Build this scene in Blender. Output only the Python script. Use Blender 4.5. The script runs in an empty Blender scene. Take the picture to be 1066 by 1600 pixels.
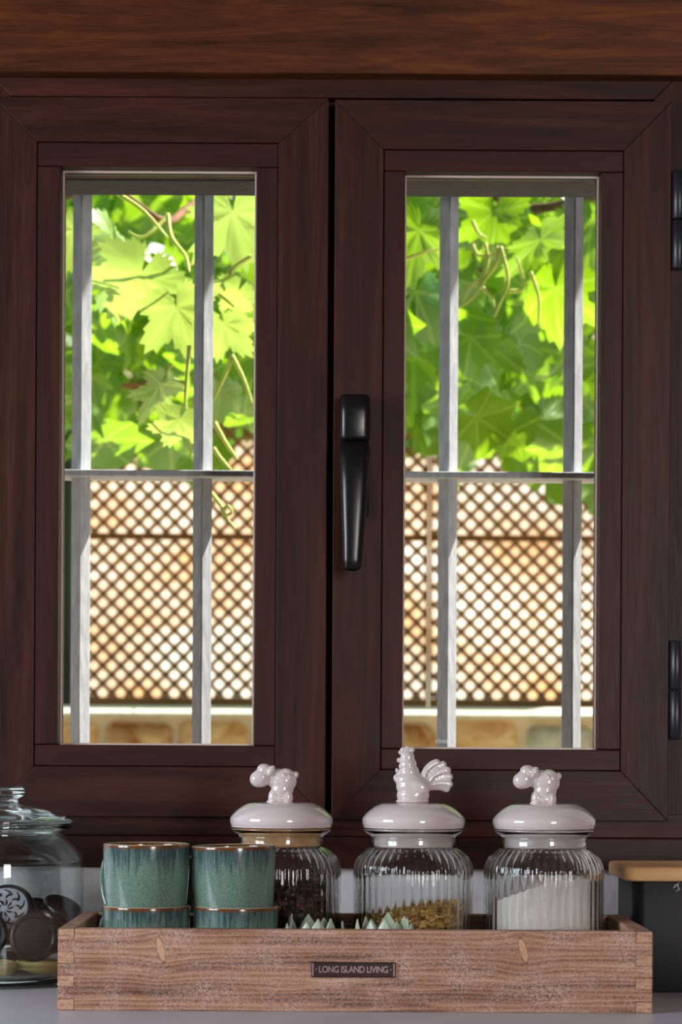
import bpy, bmesh, math, random
from mathutils import Vector, Matrix, noise as mnoise

sc = bpy.context.scene
COL = sc.collection
PI = math.pi

# ------------------------------------------------------------------ camera, world, sun, exposure
F, HX, HY, ROLL = 3600.0, 510.0, 1175.0, 0.0055      # focal length and principal point in photo pixels
CAMZ = 0.2355
cd = bpy.data.cameras.new('camera')
cam = bpy.data.objects.new('camera', cd); COL.objects.link(cam)
cd.sensor_fit = 'VERTICAL'; cd.sensor_height = 36.0; cd.lens = F / 1600 * 36.0
cd.shift_x = (533 - HX) / 1600.0; cd.shift_y = (HY - 800) / 1600.0
cd.clip_start = 0.05; cd.clip_end = 200
cd.dof.use_dof = True; cd.dof.focus_distance = 2.27; cd.dof.aperture_fstop = 8.0
cam.location = (0, 0, CAMZ)
cam.rotation_euler = (Matrix.Rotation(PI/2, 4, 'X') @ Matrix.Rotation(ROLL, 4, 'Z')).to_euler()
sc.camera = cam

world = bpy.data.worlds.new('sky'); sc.world = world; world.use_nodes = True
wn = world.node_tree.nodes; wl = world.node_tree.links
sky = wn.new('ShaderNodeTexSky'); sky.sky_type = 'NISHITA'; sky.sun_disc = False
sky.sun_elevation = math.radians(52); sky.sun_rotation = math.radians(66)
wl.new(sky.outputs[0], wn['Background'].inputs[0]); wn['Background'].inputs[1].default_value = 0.24

sd = bpy.data.lights.new('sun', 'SUN'); sun = bpy.data.objects.new('sun', sd); COL.objects.link(sun)
sd.energy = 15.0; sd.angle = 0.009; sd.color = (1.0, 0.95, 0.86)
SUNDIR = Vector((0.62, 0.27, 0.74)).normalized()
sun.rotation_euler = SUNDIR.to_track_quat('Z', 'Y').to_euler(); sun.location = (3, 3, 5)

def area(name, loc, direction, sx, sy, power, color):
    d = bpy.data.lights.new(name, 'AREA'); d.shape = 'RECTANGLE'; d.size = sx; d.size_y = sy
    d.energy = power; d.color = color
    o = bpy.data.objects.new(name, d); COL.objects.link(o); o.location = loc
    o.rotation_euler = Vector(direction).to_track_quat('-Z', 'Z').to_euler()
    return o
# daylight entering by the kitchen's other window (left wall) and the one behind the camera
area('daylight_window', (-1.66, 1.25, 0.62), (1, 0, 0), 1.10, 0.94, 54, (0.86, 0.93, 1.0))
area('daylight_rear_window', (1.28, -1.46, 0.53), (0, 1, 0), 0.74, 1.16, 62, (1.0, 0.95, 0.93))

sc.view_settings.view_transform = 'Standard'; sc.view_settings.look = 'None'
sc.view_settings.gamma = 1.0; sc.view_settings.use_curve_mapping = False
sc.view_settings.exposure = 0.0
sc.cycles.use_denoising = True
sc.cycles.max_bounces = 16; sc.cycles.transmission_bounces = 14; sc.cycles.transparent_max_bounces = 24
sc.cycles.diffuse_bounces = 4; sc.cycles.glossy_bounces = 5

# ------------------------------------------------------------------ helpers
def P(px, py, Y):
    """a point at distance Y seen at photo pixel (px, py), with the camera's roll taken out"""
    dx, dy = px - HX, py - HY
    return Vector(((dx + dy*ROLL) * Y / F, Y, CAMZ - (dy - dx*ROLL) * Y / F))
def WX(px, Y): return (px - HX) * Y / F
def WZ(py, Y): return CAMZ - (py - HY) * Y / F

def wloc(o):
    v = Vector((0, 0, 0))
    while o is not None:
        v += o.location; o = o.parent
    return v
def link(name, me, mat, parent=None, loc=(0, 0, 0), rot=(0, 0, 0), scale=(1, 1, 1), rel=False):
    o = bpy.data.objects.new(name, me); COL.objects.link(o)
    if mat is not None and hasattr(me, 'materials') and len(me.materials) == 0: me.materials.append(mat)
    loc = Vector(loc)
    if parent is not None:
        o.parent = parent
        if not rel: loc = loc - wloc(parent)
    o.location = loc; o.rotation_euler = rot; o.scale = scale
    return o
def tag(o, label, cat, group=None):
    o['label'] = label; o['category'] = cat
    if group: o['group'] = group
    return o
def struct(o, label=None):
    o['kind'] = 'structure'
    if label: o['label'] = label
    return o
def empty(name, loc=(0, 0, 0)):
    o = bpy.data.objects.new(name, None); COL.objects.link(o); o.location = loc
    o.empty_display_size = 0.02
    return o
def to_mesh(bm, name, smooth=False):
    bmesh.ops.recalc_face_normals(bm, faces=bm.faces)
    me = bpy.data.meshes.new(name); bm.to_mesh(me); bm.free()
    if smooth:
        me.polygons.foreach_set('use_smooth', [True] * len(me.polygons))
    return me
def mesh_from(name, v, f, smooth=False):
    me = bpy.data.meshes.new(name); me.from_pydata(v, [], f); me.update()
    if smooth: me.polygons.foreach_set('use_smooth', [True] * len(me.polygons))
    return me
def box_bm(bm, x0, x1, y0, y1, z0, z1):
    vs = [bm.verts.new((x, y, z)) for z in (z0, z1) for y in (y0, y1) for x in (x0, x1)]
    for f in ((0, 2, 3, 1), (4, 5, 7, 6), (0, 1, 5, 4), (2, 6, 7, 3), (0, 4, 6, 2), (1, 3, 7, 5)):
        bm.faces.new([vs[i] for i in f])
def box(name, x0, x1, y0, y1, z0, z1, mat, parent=None, bev=0.0, seg=2):
    c = Vector(((x0+x1)/2, (y0+y1)/2, (z0+z1)/2)); hx, hy, hz = (x1-x0)/2, (y1-y0)/2, (z1-z0)/2
    bm = bmesh.new(); box_bm(bm, -hx, hx, -hy, hy, -hz, hz)
    if bev: bmesh.ops.bevel(bm, geom=bm.edges[:], offset=bev, segments=seg, affect='EDGES', profile=0.5)
    return link(name, to_mesh(bm, name), mat, parent, c)
def prism(name, pts, y0, y1, mat, parent=None, bev=0.0, seg=2):
    """polygon pts [(x, z)...] extruded from y0 to y1"""
    cx = sum(p[0] for p in pts)/len(pts); cz = sum(p[1] for p in pts)/len(pts); cy = (y0+y1)/2; h = (y1-y0)/2
    bm = bmesh.new()
    a = [bm.verts.new((p[0]-cx, -h, p[1]-cz)) for p in pts]; b = [bm.verts.new((p[0]-cx, h, p[1]-cz)) for p in pts]
    n = len(pts); bm.faces.new(a); bm.faces.new(b[::-1])
    for i in range(n): bm.faces.new((a[i], b[i], b[(i+1) % n], a[(i+1) % n]))
    bmesh.ops.recalc_face_normals(bm, faces=bm.faces)
    if bev: bmesh.ops.bevel(bm, geom=bm.edges[:], offset=bev, segments=seg, affect='EDGES', profile=0.5)
    return link(name, to_mesh(bm, name), mat, parent, (cx, cy, cz))
def smooth_profile(pts, sub=5):
    out = []; n = len(pts)
    for i in range(n-1):
        p0, p1, p2, p3 = pts[max(i-1, 0)], pts[i], pts[i+1], pts[min(i+2, n-1)]
        for k in range(sub):
            t = k/sub
            out.append(tuple(0.5*((2*p1[j]) + (-p0[j]+p2[j])*t + (2*p0[j]-5*p1[j]+4*p2[j]-p3[j])*t*t + (-p0[j]+3*p1[j]-3*p2[j]+p3[j])*t**3) for j in (0, 1)))
    out.append(pts[-1]); return [(max(r, 0.0), z) for r, z in out]
def lathe(name, prof, seg=64, rib=None, smooth=True):
    v = []; f = []; n = len(prof)
    ring = []
    for i, (r, z) in enumerate(prof):
        if r < 1e-6:
            ring.append([len(v)]); v.append((0, 0, z))
        else:
            ring.append(list(range(len(v), len(v)+seg)))
            for k in range(seg):
                a = 2*PI*k/seg; rr = r + (rib(a, i, r, z) if rib else 0)
                v.append((rr*math.cos(a), rr*math.sin(a), z))
    for i in range(n-1):
        A, B = ring[i], ring[i+1]
        for k in range(seg):
            k2 = (k+1) % seg
            if len(A) == 1 and len(B) == 1: continue
            if len(A) == 1: f.append((A[0], B[k2], B[k]))
            elif len(B) == 1: f.append((A[k], A[k2], B[0]))
            else: f.append((A[k], A[k2], B[k2], B[k]))
    me = mesh_from(name, v, f, smooth)
    bm = bmesh.new(); bm.from_mesh(me); bmesh.ops.recalc_face_normals(bm, faces=bm.faces); bm.to_mesh(me); bm.free()
    return me
def tube_bm(bm, pts, rad, seg=8, cap=True):
    """tube along pts; rad a number or a list"""
    n = len(pts); pts = [Vector(p) for p in pts]; rings = []
    up = Vector((0.13, 0.21, 0.97)); prev = None
    for i, p in enumerate(pts):
        t = (pts[min(i+1, n-1)] - pts[max(i-1, 0)]).normalized()
        if prev is None:
            u = t.cross(up)
            if u.length < 1e-3: u = t.cross(Vector((1, 0, 0)))
        else: u = prev - t*prev.dot(t)
        u.normalize(); prev = u; w = t.cross(u)
        r = rad[i] if isinstance(rad, (list, tuple)) else rad
        rings.append([bm.verts.new(p + (u*math.cos(2*PI*k/seg) + w*math.sin(2*PI*k/seg))*r) for k in range(seg)])
    for i in range(n-1):
        for k in range(seg):
            k2 = (k+1) % seg; bm.faces.new((rings[i][k], rings[i][k2], rings[i+1][k2], rings[i+1][k]))
    if cap:
        bm.faces.new(rings[0][::-1]); bm.faces.new(rings[-1])
def spline(pts, sub=6):
    pts = [Vector(p) for p in pts]; out = []; n = len(pts)
    for i in range(n-1):
        p0, p1, p2, p3 = pts[max(i-1, 0)], pts[i], pts[i+1], pts[min(i+2, n-1)]
        for k in range(sub):
            t = k/sub
            out.append(0.5*((2*p1) + (p2-p0)*t + (2*p0-5*p1+4*p2-p3)*t*t + (3*p1-p0-3*p2+p3)*t**3))
    out.append(pts[-1]); return out

# ------------------------------------------------------------------ materials
def srgb(r, g, b):
    f = lambda c: (c/255)/12.92 if c/255 <= 0.04045 else ((c/255+0.055)/1.055)**2.4
    return (f(r), f(g), f(b), 1.0)
class NT:
    def __init__(s, name):
        s.m = bpy.data.materials.new(name); s.m.use_nodes = True; s.t = s.m.node_tree
        s.n = s.t.nodes; s.b = s.n['Principled BSDF']; s.out = s.n['Material Output']
    def new(s, typ, **kw):
        n = s.n.new(typ)
        for k, v in kw.items():
            if k in n.inputs.keys() if isinstance(k, str) else False: n.inputs[k].default_value = v
            else: setattr(n, k, v)
        return n
    def link(s, a, b): s.t.links.new(a, b)
    def set(s, **kw):
        for k, v in kw.items(): s.b.inputs[k.replace('_', ' ')].default_value = v
    def coords(s, scale=(1, 1, 1), rnd=0.0, loc=(0, 0, 0)):
        tc = s.new('ShaderNodeTexCoord'); mp = s.new('ShaderNodeMapping')
        mp.inputs['Scale'].default_value = scale; mp.inputs['Location'].default_value = loc
        if rnd:
            oi = s.new('ShaderNodeObjectInfo'); ad = s.new('ShaderNodeVectorMath', operation='MULTIPLY_ADD')
            cb = s.new('ShaderNodeCombineXYZ')
            for k in range(3): s.link(oi.outputs['Random'], cb.inputs[k])
            s.link(cb.outputs[0], ad.inputs[0]); ad.inputs[1].default_value = (rnd, rnd*0.7, rnd*1.3)
            s.link(tc.outputs['Object'], ad.inputs[2]); s.link(ad.outputs[0], mp.inputs[0])
        else: s.link(tc.outputs['Object'], mp.inputs[0])
        return mp.outputs[0]
    def noise(s, vec, scale=5, detail=4, rough=0.55, dist=0.0):
        n = s.new('ShaderNodeTexNoise'); n.inputs['Scale'].default_value = scale; n.inputs['Detail'].default_value = detail
        n.inputs['Roughness'].default_value = rough; n.inputs['Distortion'].default_value = dist
        s.link(vec, n.inputs['Vector']); return n.outputs['Fac']
    def ramp(s, fac, stops):
        r = s.new('ShaderNodeValToRGB'); e = r.color_ramp.elements
        while len(e) < len(stops): e.new(0.5)
        for k, (p, c) in enumerate(stops): e[k].position = p; e[k].color = c
        s.link(fac, r.inputs[0]); return r.outputs[0]
    def math(s, op, a, b=None, c=None, clamp=False):
        n = s.new('ShaderNodeMath', operation=op); n.use_clamp = clamp
        for k, x in enumerate((a, b, c)):
            if x is None: continue
            if isinstance(x, (int, float)): n.inputs[k].default_value = x
            else: s.link(x, n.inputs[k])
        return n.outputs[0]
    def mix(s, fac, a, b, blend='MIX'):
        n = s.new('ShaderNodeMix', data_type='RGBA', blend_type=blend)
        for idx, x in ((0, fac), (6, a), (7, b)):
            if isinstance(x, (int, float)): n.inputs[idx].default_value = x
            elif isinstance(x, tuple): n.inputs[idx].default_value = x
            else: s.link(x, n.inputs[idx])
        return n.outputs[2]
    def bump(s, h, strength=0.3, dist=0.001):
        b = s.new('ShaderNodeBump'); b.inputs['Strength'].default_value = strength; b.inputs['Distance'].default_value = dist
        s.link(h, b.inputs['Height']); s.link(b.outputs[0], s.b.inputs['Normal'])

def plain(name, col, rough=0.5, spec=0.5, metal=0.0, coat=0.0, var=0.0, vscale=20):
    t = NT(name); t.set(Base_Color=col, Roughness=rough, Metallic=metal, Specular_IOR_Level=spec, Coat_Weight=coat)
    if var:
        fac = t.noise(t.coords(), vscale, 5)
        lo = tuple(c*(1-var) for c in col[:3]) + (1,); hi = tuple(min(1, c*(1+var)) for c in col[:3]) + (1,)
        t.link(t.ramp(fac, [(0.3, lo), (0.7, hi)]), t.b.inputs['Base Color'])
    return t.m

def wood(name, axis, dark, mid, light, rough=0.46, stretch=16, scale=9, coat=0.0, bump=0.15):
    t = NT(name)
    sc_ = [1.0, 1.0, 1.0]; sc_ = [stretch if k != axis else 1.0 for k in range(3)]
    v = t.coords(tuple(sc_), rnd=7.3)
    big = t.noise(v, scale*0.28, 5, 0.6, 1.1)
    fine = t.noise(v, scale*3.2, 6, 0.65, 0.2)
    mixf = t.math('ADD', t.math('MULTIPLY', big, 0.7), t.math('MULTIPLY', fine, 0.3))
    col = t.ramp(mixf, [(0.32, dark), (0.50, mid), (0.68, light)])
    t.link(col, t.b.inputs['Base Color'])
    t.link(t.ramp(fine, [(0.2, (rough-0.08,)*3+(1,)), (0.8, (rough+0.12,)*3+(1,))]), t.b.inputs['Roughness'])
    t.set(Coat_Weight=coat, Coat_Roughness=0.25, Specular_IOR_Level=0.22)
    t.bump(fine, bump, 0.0006)
    return t.m

MH = dict(dark=srgb(26, 10, 6), mid=srgb(52, 22, 14), light=srgb(76, 35, 23))
mah_x = wood('mahogany_horizontal', 0, **MH); mah_z = wood('mahogany_vertical', 2, **MH)
bead_x = wood('bead_mahogany_horizontal', 0, srgb(34, 14, 11), srgb(52, 22, 18), srgb(68, 31, 25)); bead_z = wood('bead_mahogany_vertical', 2, srgb(34, 14, 11), srgb(52, 22, 18), srgb(68, 31, 25))
lintel_wood = wood('lintel_wood', 0, srgb(34, 15, 5), srgb(78, 37, 14), srgb(112, 58, 24), stretch=14, scale=10, bump=0.3)
ply = wood('pale_lid_wood', 0, srgb(206, 156, 104), srgb(230, 180, 128), srgb(242, 198, 148), rough=0.5)
black_plastic = plain('black_handle_paint', srgb(20, 19, 20), 0.28, 0.5)
hinge_black = plain('black_hinge_metal', srgb(30, 31, 36), 0.35, 0.5)
gasket = plain('gasket_painted_daylight', srgb(206, 180, 170), 0.4, 0.5)  # pale tint stands in for daylight caught on the bead edges
spacer = plain('pane_spacer', srgb(70, 60, 58), 0.4, 0.5)
white_ceramic = plain('white_glazed_ceramic', srgb(212, 197, 196), 0.10, 0.55, coat=0.4)
tan_seal = plain('tan_cork_seal', srgb(188, 146, 104), 0.5, 0.4, var=0.2, vscale=90)
clear_seal = plain('pale_silicone_seal', srgb(205, 192, 188), 0.35, 0.5)
paint_white = plain('warm_wall_paint', srgb(74, 62, 54), 0.8, 0.2)
ceil_white = plain('timber_ceiling_paint', srgb(70, 56, 48), 0.8, 0.2)
floor_tile = plain('terracotta_floor', srgb(84, 56, 42), 0.5, 0.4, var=0.15, vscale=3)
cabinet_wood = wood('cabinet_wood', 2, srgb(70, 42, 30), srgb(100, 62, 44), srgb(120, 78, 56))
tin_black = plain('black_tin_paint', srgb(15, 16, 21), 0.48, 0.3, var=0.12, vscale=30)

def plaster(name, col, bump=0.6, dist=0.004, scale=24, var=0.12):
    t = NT(name); v = t.coords((1, 1, 1)); n1 = t.noise(v, scale, 6, 0.6, 0.6); n2 = t.noise(v, scale*6, 3, 0.6)
    lo = tuple(c*(1-var) for c in col[:3])+(1,); hi = tuple(min(1, c*(1+var)) for c in col[:3])+(1,)
    t.link(t.ramp(n1, [(0.3, lo), (0.7, hi)]), t.b.inputs['Base Color']); t.set(Roughness=0.75, Specular_IOR_Level=0.25)
    t.bump(t.math('ADD', n1, t.math('MULTIPLY', n2, 0.25)), bump, dist); return t.m
white_plaster = plaster('white_brushed_plaster', srgb(238, 230, 230))
grey_render = plaster('grey_exterior_render', srgb(62, 61, 66), 0.9, 0.006, 60)
counter_mat = NT('grey_countertop')
_v = counter_mat.coords(); _n = counter_mat.noise(_v, 6, 5)
counter_mat.link(counter_mat.ramp(_n, [(0.3, srgb(178, 177, 186)), (0.7, srgb(200, 198, 206))]), counter_mat.b.inputs['Base Color'])
counter_mat.set(Roughness=0.36, Specular_IOR_Level=0.5); counter_mat = counter_mat.m

def pane_glass(name):
    t = NT(name); fr = t.new('ShaderNodeFresnel'); fr.inputs['IOR'].default_value = 1.5
    tr = t.new('ShaderNodeBsdfTransparent'); tr.inputs[0].default_value = (0.97, 0.985, 0.975, 1)
    gl = t.new('ShaderNodeBsdfGlossy'); gl.inputs['Roughness'].default_value = 0.0
    mx = t.new('ShaderNodeMixShader'); t.link(fr.outputs[0], mx.inputs[0]); t.link(tr.outputs[0], mx.inputs[1]); t.link(gl.outputs[0], mx.inputs[2])
    t.link(mx.outputs[0], t.out.inputs[0]); return t.m
pane_mat = pane_glass('window_glass')
etch_mat = plain('white_etched_print', srgb(225, 228, 228), 0.7, 0.2)

def solid_glass(name, tint, clear=0.45):
    """refractive glass with a share of straight transmission, so that what it holds is lit through it"""
    t = NT(name); g = t.new('ShaderNodeBsdfGlass'); g.inputs['IOR'].default_value = 1.47; g.inputs['Roughness'].default_value = 0.0
    g.inputs['Color'].default_value = tint
    thin = t.new('ShaderNodeBsdfTransparent'); thin.inputs[0].default_value = tint
    mx = t.new('ShaderNodeMixShader'); mx.inputs[0].default_value = clear
    t.link(g.outputs[0], mx.inputs[1]); t.link(thin.outputs[0], mx.inputs[2]); t.link(mx.outputs[0], t.out.inputs[0])
    return t.m
jar_glass = solid_glass('ribbed_jar_glass', (0.985, 0.992, 0.988, 1), 0.0)
big_glass = solid_glass('cookie_jar_glass', (0.965, 0.988, 0.98, 1), 0.0)
lid_glass = solid_glass('cookie_jar_lid_glass', (0.95, 0.985, 0.975, 1), 0.0)

# weathered crate wood: wavy horizontal grain, pale speckle, two knots on the front board
def crate_wood(name, knots=(), axis=0):
    t = NT(name)
    tc = t.new('ShaderNodeTexCoord'); sp = t.new('ShaderNodeSeparateXYZ'); t.link(tc.outputs['Object'], sp.inputs[0])
    X, Z = sp.outputs[axis], sp.outputs[2]
    bend = None; kmask = None
    for (kx, kz) in knots:
        dx = t.math('SUBTRACT', X, kx); dz = t.math('SUBTRACT', Z, kz)
        g = t.math('POWER', 2.718, t.math('SUBTRACT', t.math('MULTIPLY', t.math('MULTIPLY', dx, dx), -2200.0), t.math('MULTIPLY', t.math('MULTIPLY', dz, dz), 1800.0)))
        b = t.math('MULTIPLY', t.math('MULTIPLY', g, 0.45), dz)
        bend = b if bend is None else t.math('ADD', bend, b)
        e = t.math('ADD', t.math('POWER', t.math('MULTIPLY', t.math('ABSOLUTE', t.math('ADD', dx, t.math('MULTIPLY', dz, 0.25))), 1/0.0042), 2.0), t.math('POWER', t.math('MULTIPLY', t.math('ABSOLUTE', dz), 1/0.0135), 2.0))
        kmask = e if kmask is None else t.math('MINIMUM', kmask, e)
    zz = Z if bend is None else t.math('SUBTRACT', Z, bend)
    cb = t.new('ShaderNodeCombineXYZ')
    t.link(t.math('MULTIPLY', X, 5.0), cb.inputs[0]); t.link(t.math('MULTIPLY', zz, 100.0), cb.inputs[2]); t.link(t.math('MULTIPLY', sp.outputs[1], 20.0), cb.inputs[1])
    n1 = t.noise(cb.outputs[0], 1.0, 4, 0.55, 0.8)
    wv = t.math('SINE', t.math('MULTIPLY', t.math('ADD', t.math('MULTIPLY', zz, 330.0), t.math('MULTIPLY', n1, 5.0)), 4.0))
    grain = t.math('ADD', t.math('MULTIPLY', wv, 0.085), t.math('MULTIPLY', n1, 0.9))
    spk = t.noise(tc.outputs['Object'], 620, 3, 0.6); spk2 = t.noise(tc.outputs['Object'], 34, 5, 0.6)
    col = t.ramp(grain, [(0.24, srgb(100, 62, 44)), (0.45, srgb(156, 109, 84)), (0.68, srgb(190, 148, 121))])
    wear = t.math('MULTIPLY', t.ramp(spk, [(0.42, (0, 0, 0, 1)), (0.66, (1, 1, 1, 1))]), t.ramp(spk2, [(0.35, (0.15,)*3+(1,)), (0.7, (1, 1, 1, 1))]))
    col = t.mix(t.math('MULTIPLY', wear, 0.7), col, srgb(208, 190, 182))
    dk = t.math('MULTIPLY', t.ramp(spk, [(0.28, (1, 1, 1, 1)), (0.42, (0, 0, 0, 1))]), 0.38)
    col = t.mix(dk, col, srgb(74, 44, 36))
    if kmask is not None:
        kmask = t.math('ADD', kmask, t.math('MULTIPLY', t.math('SUBTRACT', t.noise(tc.outputs['Object'], 220, 3), 0.5), 0.9))
        col = t.mix(t.ramp(kmask, [(0.5, (1, 1, 1, 1)), (0.75, (0, 0, 0, 1))]), col, t.mix(n1, srgb(150, 100, 70), srgb(226, 184, 146)))
        ring = t.ramp(kmask, [(0.60, (0, 0, 0, 1)), (0.72, (1, 1, 1, 1)), (0.95, (0, 0, 0, 1))])
        col = t.mix(t.math('MULTIPLY', ring, 0.8), col, srgb(74, 42, 28))
    t.link(col, t.b.inputs['Base Color']); t.set(Roughness=0.7, Specular_IOR_Level=0.3)
    t.bump(t.math('ADD', grain, t.math('MULTIPLY', spk, 0.5)), 0.5, 0.0008)
    return t.m
def end_grain(name):
    t = NT(name); v = t.coords((1, 1, 1), rnd=3.0)
    mp = t.new('ShaderNodeMapping'); mp.inputs['Rotation'].default_value = (0, 0.7, 0); mp.inputs['Scale'].default_value = (60, 60, 900); t.link(v, mp.inputs[0])
    n = t.noise(mp.outputs[0], 1.0, 4, 0.6, 0.3); s = t.noise(v, 300, 3)
    col = t.ramp(n, [(0.3, srgb(136, 94, 72)), (0.6, srgb(196, 152, 122))]); col = t.mix(t.ramp(s, [(0.5, (0, 0, 0, 1)), (0.7, (0.6,)*3+(1,))]), col, srgb(200, 176, 164))
    t.link(col, t.b.inputs['Base Color']); t.set(Roughness=0.75, Specular_IOR_Level=0.25); t.bump(n, 0.4, 0.0006); return t.m

# reactive glaze of the mugs, by height on the mug (H) so brown rim, blue streaks, green body
def glaze(name, H):
    t = NT(name); tc = t.new('ShaderNodeTexCoord'); sp = t.new('ShaderNodeSeparateXYZ'); t.link(tc.outputs['Object'], sp.inputs[0])
    oi = t.new('ShaderNodeObjectInfo')
    mp = t.new('ShaderNodeMapping'); mp.inputs['Scale'].default_value = (520, 520, 34); t.link(tc.outputs['Object'], mp.inputs[0])
    ad = t.new('ShaderNodeVectorMath', operation='ADD'); cb = t.new('ShaderNodeCombineXYZ'); t.link(t.math('MULTIPLY', oi.outputs['Random'], 50), cb.inputs[2])
    t.link(mp.outputs[0], ad.inputs[0]); t.link(cb.outputs[0], ad.inputs[1])
    st = t.noise(ad.outputs[0], 1.0, 3, 0.6); st2 = t.noise(ad.outputs[0], 0.28, 3, 0.5)
    sp1 = t.noise(tc.outputs['Object'], 900, 2, 0.5)
    h = t.math('DIVIDE', sp.outputs[2], H)
    hs = t.math('ADD', h, t.math('MULTIPLY', t.math('SUBTRACT', t.math('ADD', t.math('MULTIPLY', st, 0.6), t.math('MULTIPLY', st2, 0.4)), 0.5), 1.5))
    g = t.ramp(h, [(0.1, srgb(104, 128, 116)), (0.75, srgb(114, 140, 125))])
    col = t.mix(t.math('MULTIPLY', t.ramp(hs, [(0.70, (0, 0, 0, 1)), (1.02, (1, 1, 1, 1))]), 0.85), g, srgb(34, 46, 66))
    col = t.mix(t.math('MULTIPLY', t.ramp(sp1, [(0.45, (0, 0, 0, 1)), (0.62, (1, 1, 1, 1))]), 0.5), col, srgb(46, 70, 66))
    col = t.mix(t.ramp(t.math('ADD', h, t.math('MULTIPLY', t.math('SUBTRACT', st2, 0.5), 0.05)), [(0.945, (0, 0, 0, 1)), (0.975, (1, 1, 1, 1))]), col, srgb(104, 62, 30))
    col = t.mix(t.ramp(h, [(0.991, (0, 0, 0, 1)), (0.997, (1, 1, 1, 1))]), col, srgb(200, 186, 160))
    t.link(col, t.b.inputs['Base Color']); t.set(Roughness=0.16, Coat_Weight=0.5, Coat_Roughness=0.06); t.bump(sp1, 0.05, 0.0004)
    return t.m

# ------------------------------------------------------------------ room shell
YW = 2.462                                  # inner face of the window wall
RX0, RX1, RY0, FZ, CZ = -1.62, 1.75, -1.42, -0.90, 1.50
ox0, ox1 = WX(-60.6, 2.45), WX(1083.6, 2.45)  # the wall opening that takes the window frame
oz0, oz1 = WZ(1357.2, 2.45), WZ(83.8, 2.45)
wall = struct(empty('wall_back', (0, YW, FZ)))
for nm, a in (('wall_below_window', (RX0, RX1, FZ, oz0)), ('wall_above_window', (RX0, RX1, oz1, CZ)),
              ('wall_beside_window', (RX0, ox0, oz0, oz1)), ('wall_beside_window', (ox1, RX1, oz0, oz1))):
    box(nm, a[0], a[1], YW, 2.53, a[2], a[3], white_plaster, wall)
struct(box('floor', RX0, RX1, RY0, YW, FZ-0.08, FZ, floor_tile))
struct(box('ceiling', RX0-0.1, RX1+0.1, RY0-0.1, 2.60, CZ, CZ+0.08, ceil_white))
struct(box('wall_right', RX1, RX1+0.1, RY0, 2.53, FZ, CZ, paint_white))
wl_ = struct(empty('wall_left', (RX0, 1.2, FZ)))
for a in ((RY0, 0.68, FZ, CZ), (1.82, 2.53, FZ, CZ), (0.68, 1.82, FZ, 0.13), (0.68, 1.82, 1.11, CZ)):
    box('wall_panel', RX0-0.1, RX0, a[0], a[1], a[2], a[3], paint_white, wl_)
wf_ = struct(empty('wall_front', (0, RY0, FZ)))
for a in ((RX0, 0.88, FZ, CZ), (1.68, RX1, FZ, CZ), (0.88, 1.68, 1.20, CZ), (0.88, 1.68, FZ, -0.14)):
    box('wall_panel', a[0], a[1], RY0-0.1, RY0, a[2], a[3], paint_white, wf_)
w3 = struct(empty('window_3', (RX0, 1.25, 0.13)))
for a in ((0.68, 0.73, 0.13, 1.11), (1.77, 1.82, 0.13, 1.11), (1.225, 1.275, 0.18, 1.06), (0.73, 1.77, 0.13, 0.18), (0.73, 1.77, 1.06, 1.11)):
    box('window_frame', RX0-0.03, RX0+0.02, a[0], a[1], a[2], a[3], mah_z, w3, 0.003)
w4 = struct(empty('window_4', (1.28, RY0, -0.14)))
for a in ((0.88, 0.93, -0.14, 1.20), (1.63, 1.68, -0.14, 1.20), (0.93, 1.63, -0.14, -0.09), (0.93, 1.63, 0.58, 0.62), (0.93, 1.63, 1.15, 1.20)):
    box('window_frame', a[0], a[1], RY0-0.03, RY0+0.02, a[2], a[3], mah_z, w4, 0.003)
# grey rendered exterior wall around the reveal; its underside shows above the panes
zl = WZ(307.5, 2.60)
wx = struct(empty('wall_exterior', (0, 2.53, FZ)))
box('roof_eave', RX0, RX1+0.1, 2.601, 2.945, CZ, CZ+0.08, grey_render, wx)
box('lintel_render', RX0, RX1+0.1, 2.531, 2.60, zl, CZ, grey_render, wx, 0.003)
box('wall_render', RX0, WX(-110, 2.6), 2.531, 2.60, FZ, zl, grey_render, wx)
box('wall_render', WX(1150, 2.6), RX1+0.1, 2.531, 2.60, FZ, zl, grey_render, wx)
box('wall_render', WX(-110, 2.6), WX(1150, 2.6), 2.531, 2.60, FZ, WZ(1290, 2.6), grey_render, wx)

# ------------------------------------------------------------------ outer window frame and the board above it
S = 2.45
def fx(px): return WX(px, S)
def fz(py): return WZ(py, S)
tr = struct(empty('trim_1', (0, 2.46, fz(1356))))
yb = 2.522
prism('frame_rail', [(fx(-60), fz(84)), (fx(1083), fz(84)), (fx(1018), fz(149)), (fx(10), fz(149))], 2.459, yb, mah_x, tr, 0.0008)
prism('frame_stile', [(fx(1083.4), fz(84)), (fx(1083.4), fz(1345)), (fx(1018.4), fz(1280)), (fx(1018.4), fz(149))], 2.459, yb, mah_z, tr, 0.0008)
prism('frame_stile', [(fx(-60.4), fz(84)), (fx(-60.4), fz(1345)), (fx(10), fz(1280)), (fx(10), fz(149))], 2.459, yb, mah_z, tr, 0.0008)
box('frame_rail', fx(-60), fx(1083), 2.456, yb, fz(1307), fz(1270), mah_x, tr, 0.0008)
box('frame_sill', fx(-60), fx(1083), 2.452, yb, fz(1357), fz(1307.6), mah_x, tr, 0.0015)
box('centre_rebate', fx(490), fx(540), 2.475, yb, fz(1278), fz(150), mah_z, tr)
struct(box('trim_2', fx(-120), fx(1150), 2.436, YW-0.001, fz(120.5), fz(-60), lintel_wood, None, 0.002))

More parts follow.
